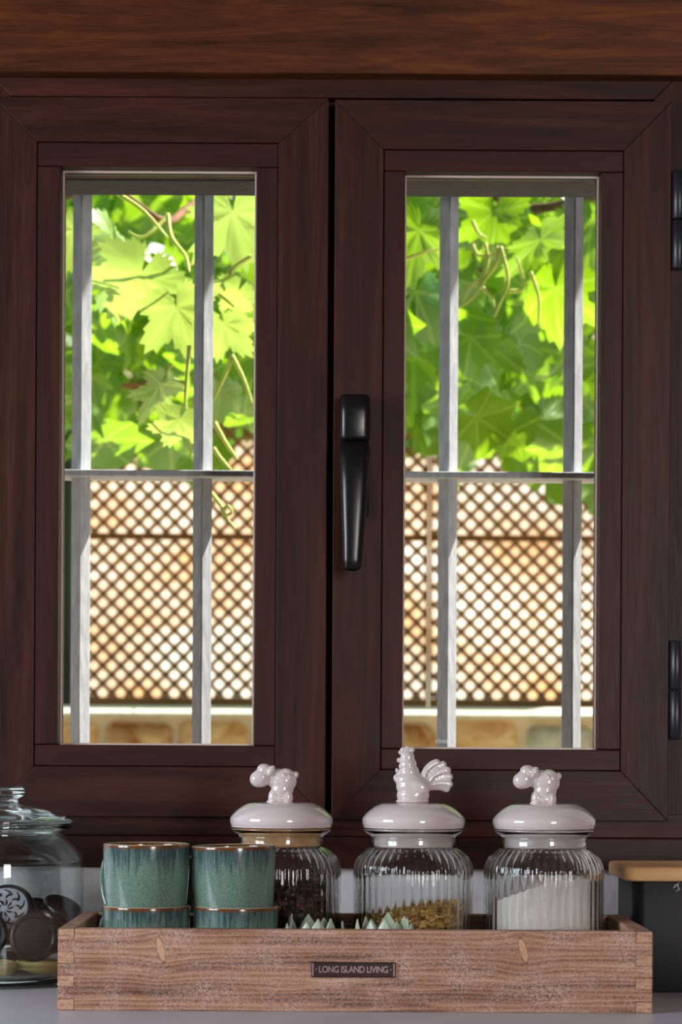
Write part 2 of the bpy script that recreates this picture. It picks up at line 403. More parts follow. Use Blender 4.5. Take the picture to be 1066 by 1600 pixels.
def sash(name, x0, x1, y0, y1, bx0, bx1, by0, by1, gx0, gx1, gy0, gy1):
    w = struct(empty(name, ((fx(x0)+fx(x1))/2, S, fz(y1))))
    X0, X1, Z1, Z0 = fx(x0), fx(x1), fz(y0), fz(y1)
    BX0, BX1, BZ1, BZ0 = fx(bx0), fx(bx1), fz(by0), fz(by1)
    GX0, GX1, GZ1, GZ0 = fx(gx0), fx(gx1), fz(gy0), fz(gy1)
    yf, yr = S, 2.506
    e = 0.0001; b = 0.0006
    prism('rail', [(X0+e, Z1), (X1-e, Z1), (BX1-e, BZ1), (BX0+e, BZ1)], yf, yr, mah_x, w, b)
    prism('rail', [(X0+e, Z0), (X1-e, Z0), (BX1-e, BZ0), (BX0+e, BZ0)], yf, yr, mah_x, w, b)
    prism('stile', [(X0, Z1-e), (X0, Z0+e), (BX0, BZ0+e), (BX0, BZ1-e)], yf, yr, mah_z, w, b)
    prism('stile', [(X1, Z1-e), (X1, Z0+e), (BX1, BZ0+e), (BX1, BZ1-e)], yf, yr, mah_z, w, b)
    g = 0.0005; yb0, yb1 = yf+0.0014, 2.472
    box('glazing_bead', BX0+g, BX1-g, yb0, yb1, GZ1, BZ1-g, bead_x, w, 0.0011)
    box('glazing_bead', BX0+g, BX1-g, yb0, yb1, BZ0+g, GZ0, bead_x, w, 0.0011)
    box('glazing_bead', BX0+g, GX0, yb0, yb1, GZ0+g, GZ1-g, bead_z, w, 0.0011)
    box('glazing_bead', GX1, BX1-g, yb0, yb1, GZ0+g, GZ1-g, bead_z, w, 0.0011)
    # outer glazing rebate behind the beads, with a gasket painted pale as daylight on the bead edges
    for a in ((BX0, BX1, GZ1, BZ1), (BX0, BX1, BZ0, GZ0), (BX0, GX0, GZ0, GZ1), (GX1, BX1, GZ0, GZ1)):
        box('rebate', a[0], a[1], 2.484, yr-0.0005, a[2], a[3], mah_x, w)
    k = 0.0022
    for a in ((GX0, GX1, GZ1-k, GZ1), (GX0, GX1, GZ0, GZ0+k), (GX0, GX0+k, GZ0+k, GZ1-k), (GX1-k, GX1, GZ0+k, GZ1-k)):
        box('gasket', a[0], a[1], 2.4705, 2.4745, a[2], a[3], gasket, w, 0.0006)
        box('spacer', a[0], a[1], 2.4785, 2.4835, a[2], a[3], spacer, w)
    box('pane', GX0-0.004, GX1+0.004, 2.4748, 2.4782, GZ0-0.004, GZ1+0.004, pane_mat, w)
    return w
win1 = sash('window_1', -17.5, 508.5, 153.5, 1277.5, 52.5, 430.5, 223.5, 1199.5, 89.5, 396.0, 261.0, 1166.0)
win2 = sash('window_2', 518.5, 1044.5, 155.5, 1280.5, 594.5, 970.5, 232.5, 1202.5, 628.5, 935.5, 265.5, 1169.5)
win1['label'] = 'left window sash with mahogany frame and clear pane'
win2['label'] = 'right window sash with mahogany frame and black handle'

# tilt handle on the right sash
def loft(rings):
    bm = bmesh.new(); R = [[bm.verts.new(p) for p in r] for r in rings]; n = len(R[0])
    for i in range(len(R)-1):
        for k in range(n): bm.faces.new((R[i][k], R[i][(k+1) % n], R[i+1][(k+1) % n], R[i+1][k]))
    bm.faces.new(R[0][::-1]); bm.faces.new(R[-1]); return bm
def rrect(cx, cy, z, hx, hy, n=20, p=4.0):
    out = []
    for k in range(n):
        a = 2*PI*k/n; c, s_ = math.cos(a), math.sin(a)
        out.append((cx + hx*math.copysign(abs(c)**(2/p), c), cy + hy*math.copysign(abs(s_)**(2/p), s_), z))
    return out
hb = empty('handle', (fx(551), S, fz(750))); hb.parent = win2; hb.location = hb.location - wloc(win2)
rings = []
for py, hw, yc, hy in ((621.5, 18, 2.436, .010), (623, 21.5, 2.434, .015), (628, 23.3, 2.4325, .0172), (650, 24, 2.432, .018), (688, 24, 2.432, .018), (692, 22.5, 2.432, .017), (693.5, 20, 2.433, .015)):
    rings.append([(p[0], p[1], p[2]) for p in rrect(fx(551.5)-wloc(hb).x, yc-wloc(hb).y, fz(py)-wloc(hb).z, hw*S/F, hy, 28, 4.5)])
link('handle_head', to_mesh(loft(rings), 'handle_head', True), black_plastic, hb, rel=True)
rings = []
for py, cx, hw, yc, hy in ((693, 551.5, 15, 2.428, .006), (696, 551.5, 19, 2.424, .008), (702, 551.3, 23.0, 2.418, .010), (712, 551, 23.6, 2.413, .0105), (725, 551, 23.4, 2.409, .0105), (760, 550.5, 21.6, 2.405, .0100), (800, 550, 19.8, 2.403, .0095), (850, 549, 16.4, 2.402, .0085), (880, 548.3, 15, 2.402, .008), (892, 548, 13.6, 2.402, .007), (896, 548, 10.5, 2.402, .005), (897.5, 548, 6, 2.402, .003)):
    rings.append(rrect(fx(cx)-wloc(hb).x, yc-wloc(hb).y, fz(py)-wloc(hb).z, hw*S/F, hy, 28, 2.7))
link('lever', to_mesh(loft(rings), 'lever', True), black_plastic, hb, rel=True)
box('backplate', fx(530), fx(574), 2.439, 2.4498, fz(809), fz(628), black_plastic, hb, 0.004, 3)
for (ya, yb_) in ((266, 420), (1001, 1155)):
    hg = empty('hinge', (fx(1058), S, fz(yb_))); hg.parent = win2; hg.location = hg.location - wloc(win2)
    ym = (ya + yb_)/2
    for (p0, p1) in ((ya, ym-1), (ym+1, yb_)):
        zlo, zhi = fz(p1-3), fz(p0-3); r = 10.5*S/F
        me = lathe('hinge_barrel', [(0, 0), (r*.85, 0), (r, .0012), (r, zhi-zlo-.0012), (r*.85, zhi-zlo), (0, zhi-zlo)], 24)
        link('hinge_barrel', me, hinge_black, hg, (fx(1056.5), 2.452, zlo))

# etched maker's mark in the corner of the right pane
def text_mesh(s, size, depth, name, space=1.0):
    cu = bpy.data.curves.new(name, 'FONT'); cu.body = s; cu.size = size; cu.extrude = depth; cu.align_x = 'CENTER'; cu.align_y = 'CENTER'; cu.space_character = space
    o = bpy.data.objects.new(name, cu); COL.objects.link(o); dg = bpy.context.evaluated_depsgraph_get()
    me = bpy.data.meshes.new_from_object(o.evaluated_get(dg)); bpy.data.objects.remove(o); return me
pm = P(694, 1158, 2.4745)
link('etched_mark', text_mesh('climalit', 0.0068, 0.00005, 'etched_mark'), etch_mat, win2, pm, (PI/2, 0, 0))

# ------------------------------------------------------------------ counter and base cabinet
ct = box('countertop', RX0+0.002, RX1-0.002, 1.86, YW-0.001, -0.03, 0.0, counter_mat, None, 0.003)
tag(ct, 'grey stone kitchen countertop running under the window', 'countertop')
bc = empty('base_cabinet', (0, 2.16, FZ))
box('body', RX0+0.01, RX1-0.01, 1.92, YW-0.002, FZ+0.1, -0.0305, cabinet_wood, bc)
box('plinth', RX0+0.01, RX1-0.01, 1.97, YW-0.002, FZ, FZ+0.0995, cabinet_wood, bc)
for i in range(6):
    xa = RX0 + 0.03 + i*0.555
    dd = box('door', xa, xa+0.535, 1.90, 1.9195, FZ+0.12, -0.05, cabinet_wood, bc, 0.002)
    box('door_pull', xa+0.47, xa+0.482, 1.88, 1.8995, -0.22, -0.10, hinge_black, dd, 0.002)
tag(bc, 'wooden base cabinet below the grey countertop', 'cabinet')

# ------------------------------------------------------------------ outdoors: ground, added backdrop slope, stone wall, lattice, grille
def ground_mat(name, a, b, scale, rough=0.9, bump=0.4):
    t = NT(name); v = t.coords(); n = t.noise(v, scale, 6, 0.6); t.link(t.ramp(n, [(0.35, a), (0.65, b)]), t.b.inputs['Base Color'])
    t.set(Roughness=rough, Specular_IOR_Level=0.1); t.bump(t.noise(v, scale*5, 4), bump, 0.02); return t.m
gravel = ground_mat('pale_gravel', srgb(190, 172, 146), srgb(222, 208, 184), 4)
earth = ground_mat('pale_ochre_earth', srgb(220, 168, 116), srgb(250, 236, 214), 1.9)
struct(box('ground', -9, 9, 2.602, 16, -1.0, -0.9, gravel))
bm = bmesh.new(); NXg, NYg = 50, 24  # slope invented as bright backdrop for the lattice holes, tilted to take sun
gv = []
for j in range(NYg+1):
    for i in range(NXg+1):
        x = -9 + 18*i/NXg; t_ = j/NYg; y = 7.2 + 5.4*t_; z = -0.92 + 4.2*t_
        z += 0.16*mnoise.noise(Vector((x*0.9, y*0.9, 3.1))) * min(1, t_*6) + 0.05*mnoise.noise(Vector((x*3, y*3, 1)))*min(1, t_*6)
        gv.append(bm.verts.new((x, y, z)))
for j in range(NYg):
    for i in range(NXg):
        a = j*(NXg+1)+i; bm.faces.new((gv[a], gv[a+1], gv[a+NXg+2], gv[a+NXg+1]))
bank = struct(link('added_backdrop_slope', to_mesh(bm, 'added_backdrop_slope', True), earth), 'sandy slope added as a sunlit backdrop behind the lattice fence')

rnd = random.Random(11)
YL = 5.0
ztop = WZ(1104, YL)
sw = empty('stone_wall', (0.3, YL+0.1, -0.9))
tag(sw, 'low stone garden wall with pale coping under the lattice', 'wall')
mortar = plaster('pale_mortar', srgb(205, 190, 160), 0.6, 0.006, 30)
box('mortar_core', -2.4, 2.9, YL-0.005, YL+0.28, -0.9, ztop-0.0225, mortar, sw)
stone_mats = []
for i, (c1, c2) in enumerate(((srgb(150, 92, 44), srgb(214, 180, 128)), (srgb(110, 62, 34), srgb(184, 118, 64)), (srgb(160, 156, 140), srgb(206, 200, 178)), (srgb(180, 118, 52), srgb(228, 196, 142)), (srgb(118, 78, 54), srgb(196, 168, 132)))):
    t = NT('garden_stone'); v = t.coords(rnd=5.0); n = t.noise(v, 14, 6, 0.65, 0.8); t.link(t.ramp(n, [(0.35, c1), (0.62, c2)]), t.b.inputs['Base Color']); t.set(Roughness=0.85, Specular_IOR_Level=0.2); t.bump(n, 0.7, 0.01); stone_mats.append(t.m)
def stone_mesh(hx, hy, hz):
    bm = bmesh.new(); box_bm(bm, -hx, hx, -hy, hy, -hz, hz)
    bmesh.ops.bevel(bm, geom=bm.edges[:], offset=min(hx, hz)*0.35, segments=1, affect='EDGES')
    for v in bm.verts:
        d = Vector((rnd.uniform(-1, 1), rnd.uniform(-.6, .6), rnd.uniform(-1, 1)))*min(hx, hz)*0.14; v.co += d
    return to_mesh(bm, 'stone', True)
zc = ztop - 0.026
course = 0
while zc > -0.16:
    h = rnd.uniform(0.085, 0.125); x = -1.5 + rnd.uniform(-.1, 0)
    while x < 1.9:
        w_ = rnd.uniform(0.09, 0.21)
        hh = h*rnd.uniform(0.82, 1.0)
        o = link('stone', stone_mesh(w_/2-0.007, 0.035, hh/2-0.006), rnd.choice(stone_mats), sw, (x+w_/2, YL+0.012+rnd.uniform(-.006, .006), zc-h/2+rnd.uniform(-.003, .003)))
        x += w_
    zc -= h
cop = plaster('white_coping', srgb(236, 226, 206), 0.5, 0.004, 20)
x = -2.4
while x < 2.9:
    # coping stones with the front edge shaped into a slope so the sun brightens it
    x2 = x + rnd.uniform(0.42, 0.55)
    pts = [(YL-0.045, ztop-0.022), (YL-0.043, ztop-0.016), (YL-0.005, ztop), (YL+0.30, ztop), (YL+0.30, ztop-0.022)]
    bm = bmesh.new(); A = [bm.verts.new((x+0.002, p[0], p[1])) for p in pts]; B = [bm.verts.new((x2-0.002, p[0], p[1])) for p in pts]
    bm.faces.new(A); bm.faces.new(B[::-1])
    for i in range(5): bm.faces.new((A[i], B[i], B[(i+1) % 5], A[(i+1) % 5]))
    o = link('coping_stone', to_mesh(bm, 'coping_stone'), cop, sw)
    o.location = -wloc(sw)
    x = x2

lat_wood = plain('brown_lattice_wood', srgb(146, 98, 64), 0.75, 0.2, var=0.2, vscale=9)
ubox = bmesh.new(); box_bm(ubox, -.5, .5, -.5, .5, -.5, .5); UBOX = to_mesh(ubox, 'slat'); UBOX.materials.append(lat_wood)
def lattice(px0, px1, label, post_px):
    YC = YL + 0.262
    x0, x1 = WX(px0, YC), WX(px1, YC); z0 = ztop + 0.0005; z1 = z0 + 0.74
    L = empty('lattice_panel', ((x0+x1)/2, YC, z0)); tag(L, label, 'lattice panel', 'lattice panels on the stone wall')
    fw = 0.007
    for nm, a in (('frame_rail', (x0, x1, z0, z0+0.024)), ('frame_rail', (x0, x1, z1-0.024, z1)), ('frame_stile', (x0, x0+fw, z0+0.024, z1-0.024)), ('frame_stile', (x1-fw, x1, z0+0.024, z1-0.024))):
        box(nm, a[0], a[1], YC-0.012, YC+0.012, a[2], a[3], lat_wood, L)
    zr = WZ(839, YC); box('mid_rail', x0+fw, x1-fw, YC+0.0065, YC+0.02, zr-0.0075, zr+0.0075, lat_wood, L)
    a0, a1, b0, b1 = x0+fw, x1-fw, z0+0.024, z1-0.024
    per = 28.0*YC/F; sw_ = 0.0102; th = 0.006
    for sgn in (1, -1):
        c = (b0 - a1) if sgn > 0 else (a0 + b0)
        hi = (b1 - a0) if sgn > 0 else (a1 + b1)
        c = math.ceil(c/per)*per
        while c < hi:
            # line z = x + c  or  z = -x + c, cut to the panel
            if sgn > 0: xa, xb = max(a0, b0-c), min(a1, b1-c); za, zb = xa+c, xb+c
            else: xa, xb = max(a0, c-b1), min(a1, c-b0); za, zb = c-xa, c-xb
            ln = math.hypot(xb-xa, zb-za)
            if ln > 0.012:
                link('slat', UBOX, None, L, ((xa+xb)/2, YC + (-.0031 if sgn > 0 else .0031), (za+zb)/2), (0, -PI/4*sgn, 0), (ln, th, sw_))
            c += per
    return L
lattice(-470, 98, 'brown diagonal lattice panel farthest to the left on the stone wall', 0)
lattice(110, 668, 'brown diagonal lattice panel seen through the left window', 0)
lattice(670, 1236, 'brown diagonal lattice panel seen through the right window', 0)
gp = plain('dark_green_post_paint', srgb(44, 62, 54), 0.6, 0.3)
po = empty('fence_post', (WX(103, YL+.262), YL+.262, ztop))
box('shaft', WX(98.4, YL+.262), WX(109.6, YL+.262), YL+0.248, YL+0.276, ztop+0.0005, ztop+0.80, gp, po, 0.002)
box('cap', WX(96.5, YL+.262), WX(111.5, YL+.262), YL+0.244, YL+0.28, ztop+0.8005, ztop+0.812, gp, po, 0.002)
tag(po, 'dark green fence post between two lattice panels', 'post')

# wrought iron grille outside the panes: square bars set on edge through one flat cross bar
def iron():
    t = NT('grey_painted_iron'); v = t.coords((1, 1, 0.3)); n = t.noise(v, 120, 5, 0.6); 
    t.link(t.ramp(n, [(0.3, srgb(164, 166, 173)), (0.7, srgb(200, 201, 207))]), t.b.inputs['Base Color']); t.set(Roughness=0.5, Specular_IOR_Level=0.4)
    t.bump(n, 0.5, 0.0015); return t.m
iron = iron()
YB = 2.685
gr = empty('window_grille', (WX(508, YB), YB, WZ(1230, YB)))
tag(gr, 'grey painted iron grille of upright square bars outside the window', 'grille')
hd = 14.8*YB/F
for px in (-64, 124.6, 314.6, 508, 697.6, 892.4, 1085):
    bm = bmesh.new(); z0, z1 = WZ(1225, YB), WZ(225, YB); n = 14; R = []
    for i in range(n+1):
        z = z0 + (z1-z0)*i/n; jx = 0.0004*mnoise.noise(Vector((px, i*1.7, 0)))
        R.append([bm.verts.new((jx+hd*c, hd*s_, z)) for c, s_ in ((1, 0.08), (0.08, 1), (-0.08, 1), (-1, 0.08), (-1, -0.08), (-0.08, -1), (0.08, -1), (1, -0.08))])
    for i in range(n):
        for k in range(8): bm.faces.new((R[i][k], R[i][(k+1) % 8], R[i+1][(k+1) % 8], R[i+1][k]))
    bm.faces.new(R[0][::-1]); bm.faces.new(R[-1])
    o = link('bar', to_mesh(bm, 'bar'), iron, gr); o.location = Vector((WX(px, YB), YB, 0)) - wloc(gr)
pz = P(510, 744.5, YB).z
box('cross_bar', WX(-90, YB), WX(1110, YB), YB-0.0235, YB+0.0235, pz-0.0040, pz+0.0040, iron, gr, 0.002, 3)
for px in (-64, 1085):
    for py in (330, 1130):
        box('wall_bracket', WX(px, YB)-.006, WX(px, YB)+.006, 2.6005, YB, WZ(py, YB)-.006, WZ(py, YB)+.006, iron, gr)

# ------------------------------------------------------------------ grape vine
def leaf_mat(name, base, glow):
    t = NT(name)
    oi = t.new('ShaderNodeObjectInfo'); tc = t.new('ShaderNodeTexCoord')
    sp = t.new('ShaderNodeSeparateXYZ'); t.link(tc.outputs['Object'], sp.inputs[0])
    vein = None
    for ang in (90, 38, 142, -12, 192):
        a = math.radians(ang); c, s_ = math.cos(a), math.sin(a)
        al = t.math('ADD', t.math('MULTIPLY', sp.outputs[0], c), t.math('MULTIPLY', sp.outputs[1], s_))
        ac = t.math('ABSOLUTE', t.math('SUBTRACT', t.math('MULTIPLY', sp.outputs[0], s_), t.math('MULTIPLY', sp.outputs[1], c)))
        d = t.math('ADD', ac, t.math('MULTIPLY', t.math('LESS_THAN', al, 0.0), 1.0))
        vein = d if vein is None else t.math('MINIMUM', vein, d)
    vm = t.ramp(vein, [(0.010, (1, 1, 1, 1)), (0.030, (0, 0, 0, 1))])
    n = t.noise(tc.outputs['Object'], 5, 4)
    hs = t.new('ShaderNodeHueSaturation'); hs.inputs['Color'].default_value = base
    t.link(t.math('ADD', 0.485, t.math('MULTIPLY', oi.outputs['Random'], 0.035)), hs.inputs['Hue'])
    t.link(t.math('ADD', 0.65, t.math('MULTIPLY', t.math('FRACT', t.math('MULTIPLY', oi.outputs['Random'], 7.7)), 0.7)), hs.inputs['Value'])
    col = t.mix(t.math('MULTIPLY', n, 0.5), hs.outputs[0], tuple(c*0.6 for c in base[:3])+(1,))
    col = t.mix(t.math('MULTIPLY', vm, 0.45), col, srgb(206, 224, 120))
    df = t.new('ShaderNodeBsdfDiffuse'); t.link(col, df.inputs[0])
    tl = t.new('ShaderNodeBsdfTranslucent'); t.link(t.mix(0.75, col, glow), tl.inputs[0])
    gl = t.new('ShaderNodeBsdfGlossy'); gl.inputs['Roughness'].default_value = 0.38; gl.inputs[0].default_value = (1, 1, 1, 1)
    m1 = t.new('ShaderNodeMixShader'); m1.inputs[0].default_value = 0.5; t.link(df.outputs[0], m1.inputs[1]); t.link(tl.outputs[0], m1.inputs[2])
    m2 = t.new('ShaderNodeMixShader'); m2.inputs[0].default_value = 0.06; t.link(m1.outputs[0], m2.inputs[1]); t.link(gl.outputs[0], m2.inputs[2])
    t.link(m2.outputs[0], t.out.inputs[0]); return t.m
leafm = leaf_mat('vine_leaf', srgb(78, 136, 40), srgb(186, 232, 24))
leaf_young = leaf_mat('young_vine_leaf', srgb(162, 198, 108), srgb(190, 214, 86))
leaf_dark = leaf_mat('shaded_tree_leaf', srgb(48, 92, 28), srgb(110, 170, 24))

def leaf_mesh(seed, npts=44, teeth=True, mat=leafm, curl=0.25):
    """five-lobed toothed leaf, about 1 unit wide, stalk at the origin side, lying in XY with +Y to the tip"""
    r = random.Random(seed)
    lobes = [(90, 0.62, 26), (38, 0.56, 22), (142, 0.56, 22), (-14, 0.46, 22), (194, 0.46, 22)]
    lobes = [(a+r.uniform(-5, 5), l*r.uniform(.9, 1.1), w) for a, l, w in lobes]
    ring = []
    for k in range(npts):
        a = -90 + 14 + (360-28)*k/(npts-1)
        rad = 0.30
        for la, l, w in lobes:
            d = (a-la+180) % 360-180
            rad = max(rad, 0.25 + (l-0.25)*math.exp(-(d/w)**2))
        if a < -60 or a > 240: rad *= 0.85
        if teeth: rad *= 1.0 + (0.10 if k % 2 else -0.06)
        ring.append((rad*math.cos(math.radians(a)), rad*math.sin(math.radians(a))))
    ph = r.uniform(0, 6); f1 = r.uniform(-.15, .35); c1 = curl*r.uniform(.5, 1.4)
    def zed(x, y): return -c1*(x*x+y*y)*1.2 + f1*abs(x)*0.8 + 0.05*math.sin(7*x+ph)+0.04*math.sin(8*y+ph*2)
    v = [(0, 0, 0)]; f = []
    mid = [(0.55*x, 0.55*y) for x, y in ring]
    for x, y in mid: v.append((x, y, zed(x, y)))
    for x, y in ring: v.append((x, y, zed(x, y)))
    n = npts
    for k in range(n-1):
        f.append((0, 1+k, 2+k)); f.append((1+k, 1+n+k, 2+n+k, 2+k))
    me = mesh_from('leaf', v, f, True); me.materials.append(mat); return me
hero = [leaf_mesh(100+i, 66, True, leaf_young, 0.3) for i in range(5)]
bgl = [leaf_mesh(i, 19, False, leafm, 0.35) for i in range(8)]
vine = empty('grape_vine', (WX(560, 3.9), 3.9, -0.9))
tag(vine, 'leafy green grapevine hanging outside above the lattice', 'vine')
bark = plain('vine_bark', srgb(128, 94, 70), 0.85, 0.15, var=0.35, vscale=30)
stemm = plain('green_vine_shoot', srgb(214, 224, 112), 0.55, 0.3)
rv = random.Random(5)
def leaf_at(px, py, Y, size_px, tilt, roll, me, yaw=0.0):
    s = size_px*Y/F
    M = Matrix.Rotation(yaw, 3, 'Z') @ Matrix.Rotation(roll, 3, 'Y') @ Matrix.Rotation(PI/2 + tilt, 3, 'X')
    o = link('leaf', me, None, vine, P(px, py, Y), (0, 0, 0), (s, s, s)); o.rotation_euler = M.to_euler(); return o
# the near young leaves, tip downwards (roll about pi)
D = PI
for a in ((172, 372, 3.15, 150, 0.25, D+0.2, 0, 1.15), (176, 430, 3.2, 130, 0.2, D-0.15, 1, 1.25),
          (222, 425, 3.05, 165, -0.35, D+0.35, 2, 0.3), (276, 480, 3.0, 150, -0.25, D-0.2, 3, -0.15),
          (250, 600, 3.0, 105, -0.2, D+0.15, 4, 0.9), (281, 655, 2.98, 92, -0.3, D+0.3, 0, 0.2),
          (364, 330, 3.2, 165, -0.3, D-0.25, 1, 0.1), (372, 455, 3.1, 80, -0.5, D+0.4, 2, 0.3),
          (350, 505, 3.15, 105, -0.1, D-0.5, 3, -0.5), (215, 398, 3.1, 60, -0.6, 0.4, 4, 0.2),
          (118, 360, 3.3, 120, -0.2, D+0.2, 1, 0.4), (345, 610, 3.5, 90, 0.3, D, 2, 0.6)):
    leaf_at(a[0], a[1], a[2], a[3], a[4]-0.25, a[5], hero[a[6]], a[7])
for a in ((655, 360, 3.4, 150, -0.2, D+0.1, 0, 0.3), (648, 455, 3.5, 160, -0.1, D+0.3, 1, 0.5), (775, 330, 3.4, 130, -0.2, D, 2, 0.1), (845, 375, 3.35, 135, -0.7, D-0.5, 3, 0.3),
          (868, 450, 3.4, 150, -0.15, D+0.1, 4, -0.5), (762, 540, 3.8, 150, 0.35, D+0.9, 5, -0.3), (852, 650, 3.7, 115, 0.3, D-0.6, 6, 0.3), (808, 340, 3.6, 110, 0.0, D, 7, 0.9), (925, 345, 3.5, 130, -.2, D, 0, .2)):
    leaf_at(a[0], a[1], a[2], a[3], a[4]-0.1, a[5], leaf_mesh(300+a[6], 60, True, leafm, 0.3), a[7])
# the hanging mass behind them
def lower(px):   # lowest photo row the curtain of leaves reaches
    return 745 + 22*math.sin(px*0.021+1.0) + 22*math.sin(px*0.047) + (45 if px > 840 else 0)
cnt = 0
while cnt < 255:
    px = rv.uniform(-60, 1080); Y = rv.uniform(3.5, 4.75)
    py = rv.uniform(150, 800)
    if py > lower(px)-28: continue
    if 420 < px < 600 and rv.random() < 0.7: continue
    leaf_at(px, py, Y, rv.uniform(95, 140)*3.7/Y, rv.gauss(-0.2, 0.6), D+rv.gauss(0, 0.7), bgl[cnt % 8], rv.gauss(0, 0.8)); cnt += 1
def joined_leaves(name, specs, mat, parent=None):
    bm = bmesh.new(); base = leaf_mesh(77, 13, False, mat, 0.35); src = [Vector(v.co) for v in base.vertices]; fs = [tuple(p.vertices) for p in base.polygons]
    V = []; Fc = []
    for (loc, M, s) in specs:
        o = len(V); V += [tuple(loc + M @ (c*s)) for c in src]; Fc += [tuple(i+o for i in f) for f in fs]
    bm.free(); me = mesh_from(name, V, Fc, True); me.materials.append(mat)
    o = link(name, me, None, parent); o['kind'] = 'stuff'
    if parent: o.location = -wloc(parent)
    return o
def rot(): return Matrix.Rotation(rv.gauss(0, 1.0), 3, 'Z') @ Matrix.Rotation(D+rv.gauss(0, .9), 3, 'Y') @ Matrix.Rotation(PI/2+rv.gauss(-.1, .8), 3, 'X')
specs = []
for k in range(1150):
    px = rv.uniform(-350, 1400); py = rv.uniform(-150, 780)
    if py > lower(px)-25: continue
    Y = rv.uniform(3.7, 4.9)
    if py > 280 and -70 < px < 1090 and Y < 4.3: Y = rv.uniform(4.3, 4.9)
    specs.append((P(px, py, Y), rot(), rv.uniform(.09, .14)))
joined_leaves('leaf_mass', specs, leafm, vine)
# canes, trunk and tendrils
def cane(name, pts, r, mat, seg=8, sub=6):
    q = spline(pts, sub); rr = [r*(1-0.55*i/len(q)) for i in range(len(q))]
    bm = bmesh.new(); tube_bm(bm, q, rr, seg); o = link(name, to_mesh(bm, name, True), mat, vine); o.location = -wloc(vine); return o
cane('trunk', [(WX(520, 4.0), 4.05, -0.9), (WX(540, 4.0), 4.0, -0.3), (WX(500, 4.0), 4.0, 0.3), (WX(540, 4.), 4.0, 0.9), (WX(600, 4.), 4.0, 1.25)], 0.03, bark, 12)
cane('cane', [P(560, 120, 4.0), P(700, 250, 3.9), P(790, 315, 3.8), P(850, 325, 3.7), P(960, 300, 3.7)], 0.013, bark)
cane('cane', [P(745, 330, 4.0), P(740, 400, 4.0), P(800, 470, 3.95), P(850, 560, 4.0)], 0.010, bark)
cane('cane', [P(560, 120, 4.0), P(420, 230, 3.8), P(300, 320, 3.4), P(255, 345, 3.2), P(180, 300, 3.2), P(90, 310, 3.3)], 0.008, bark)
for pts in ([(262, 335, 3.1), (268, 370, 3.08), (290, 400, 3.05), (296, 425, 3.0)], [(262, 338, 3.12), (225, 370, 3.1), (200, 362, 3.1)], [(180, 300, 3.1), (225, 330, 3.1), (262, 372, 3.1)],
            [(393, 400, 3.1), (365, 418, 3.1), (345, 438, 3.1), (333, 440, 3.1)], [(365, 418, 3.1), (350, 455, 3.1)], [(333, 455, 3.1), (352, 468, 3.1), (366, 480, 3.1)],
            [(296, 540, 3.0), (292, 590, 3.0), (290, 640, 3.0), (300, 720, 3.0)], [(292, 600, 3.0), (270, 592, 3.0)], [(268, 568, 3.0), (258, 585, 3.0)],
            [(362, 555, 3.1), (380, 590, 3.1), (394, 630, 3.1)], [(362, 560, 3.1), (345, 600, 3.1), (333, 625, 3.1)], [(335, 660, 3.1), (355, 695, 3.1), (372, 718, 3.1)], [(333, 700, 3.1), (345, 716, 3.1), (362, 735, 3.1)], [(330, 770, 3.1), (345, 790, 3.1), (352, 805, 3.1), (362, 800, 3.1), (356, 790, 3.1), (348, 800, 3.1), (368, 826, 3.1)]):
    cane('shoot', [P(*p) for p in pts], 0.0032*(1.0), stemm, 6)
for pts in ([(758, 380, 3.3), (762, 410, 3.3), (752, 435, 3.3), (735, 448, 3.3), (716, 480, 3.3)], [(776, 385, 3.3), (776, 410, 3.3), (755, 440, 3.3), (738, 465, 3.3), (716, 482, 3.3)],
            [(782, 385, 3.3), (794, 435, 3.3), (785, 465, 3.3), (772, 496, 3.3)], [(795, 455, 3.3), (818, 450, 3.3), (812, 415, 3.3), (805, 400, 3.3)], [(829, 425, 3.3), (842, 465, 3.3), (841, 512, 3.3)],
            [(738, 345, 3.3), (748, 365, 3.3), (760, 372, 3.3)], [(738, 382, 3.3), (750, 400, 3.3), (780, 395, 3.3)], [(750, 445, 3.3), (768, 465, 3.3), (772, 480, 3.3)], [(632, 405, 3.4), (660, 396, 3.4), (690, 388, 3.4)]):
    cane('tendril', [P(*p) for p in pts], 0.0030, stemm, 6)

# dense trees behind the vine and the fence
tree = empty('garden_tree', (0.2, 6.3, -0.9))
tag(tree, 'dense green tree crown in the background behind the vine', 'tree')
specs = []
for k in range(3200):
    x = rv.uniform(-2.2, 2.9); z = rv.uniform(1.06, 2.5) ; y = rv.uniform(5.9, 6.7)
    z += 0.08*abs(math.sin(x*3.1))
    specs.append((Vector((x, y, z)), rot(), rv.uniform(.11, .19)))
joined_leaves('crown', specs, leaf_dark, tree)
for xx in (-0.95, 0.0, 1.5):
    bm = bmesh.new(); tube_bm(bm, spline([(xx, 6.3, -0.9), (xx+.05, 6.3, 0.2), (xx-.03, 6.3, 1.4), (xx+.05, 6.3, 2.0)], 5), [0.05]*16, 10)
    o = link('trunk', to_mesh(bm, 'trunk', True), bark, tree); o.location = -wloc(tree)

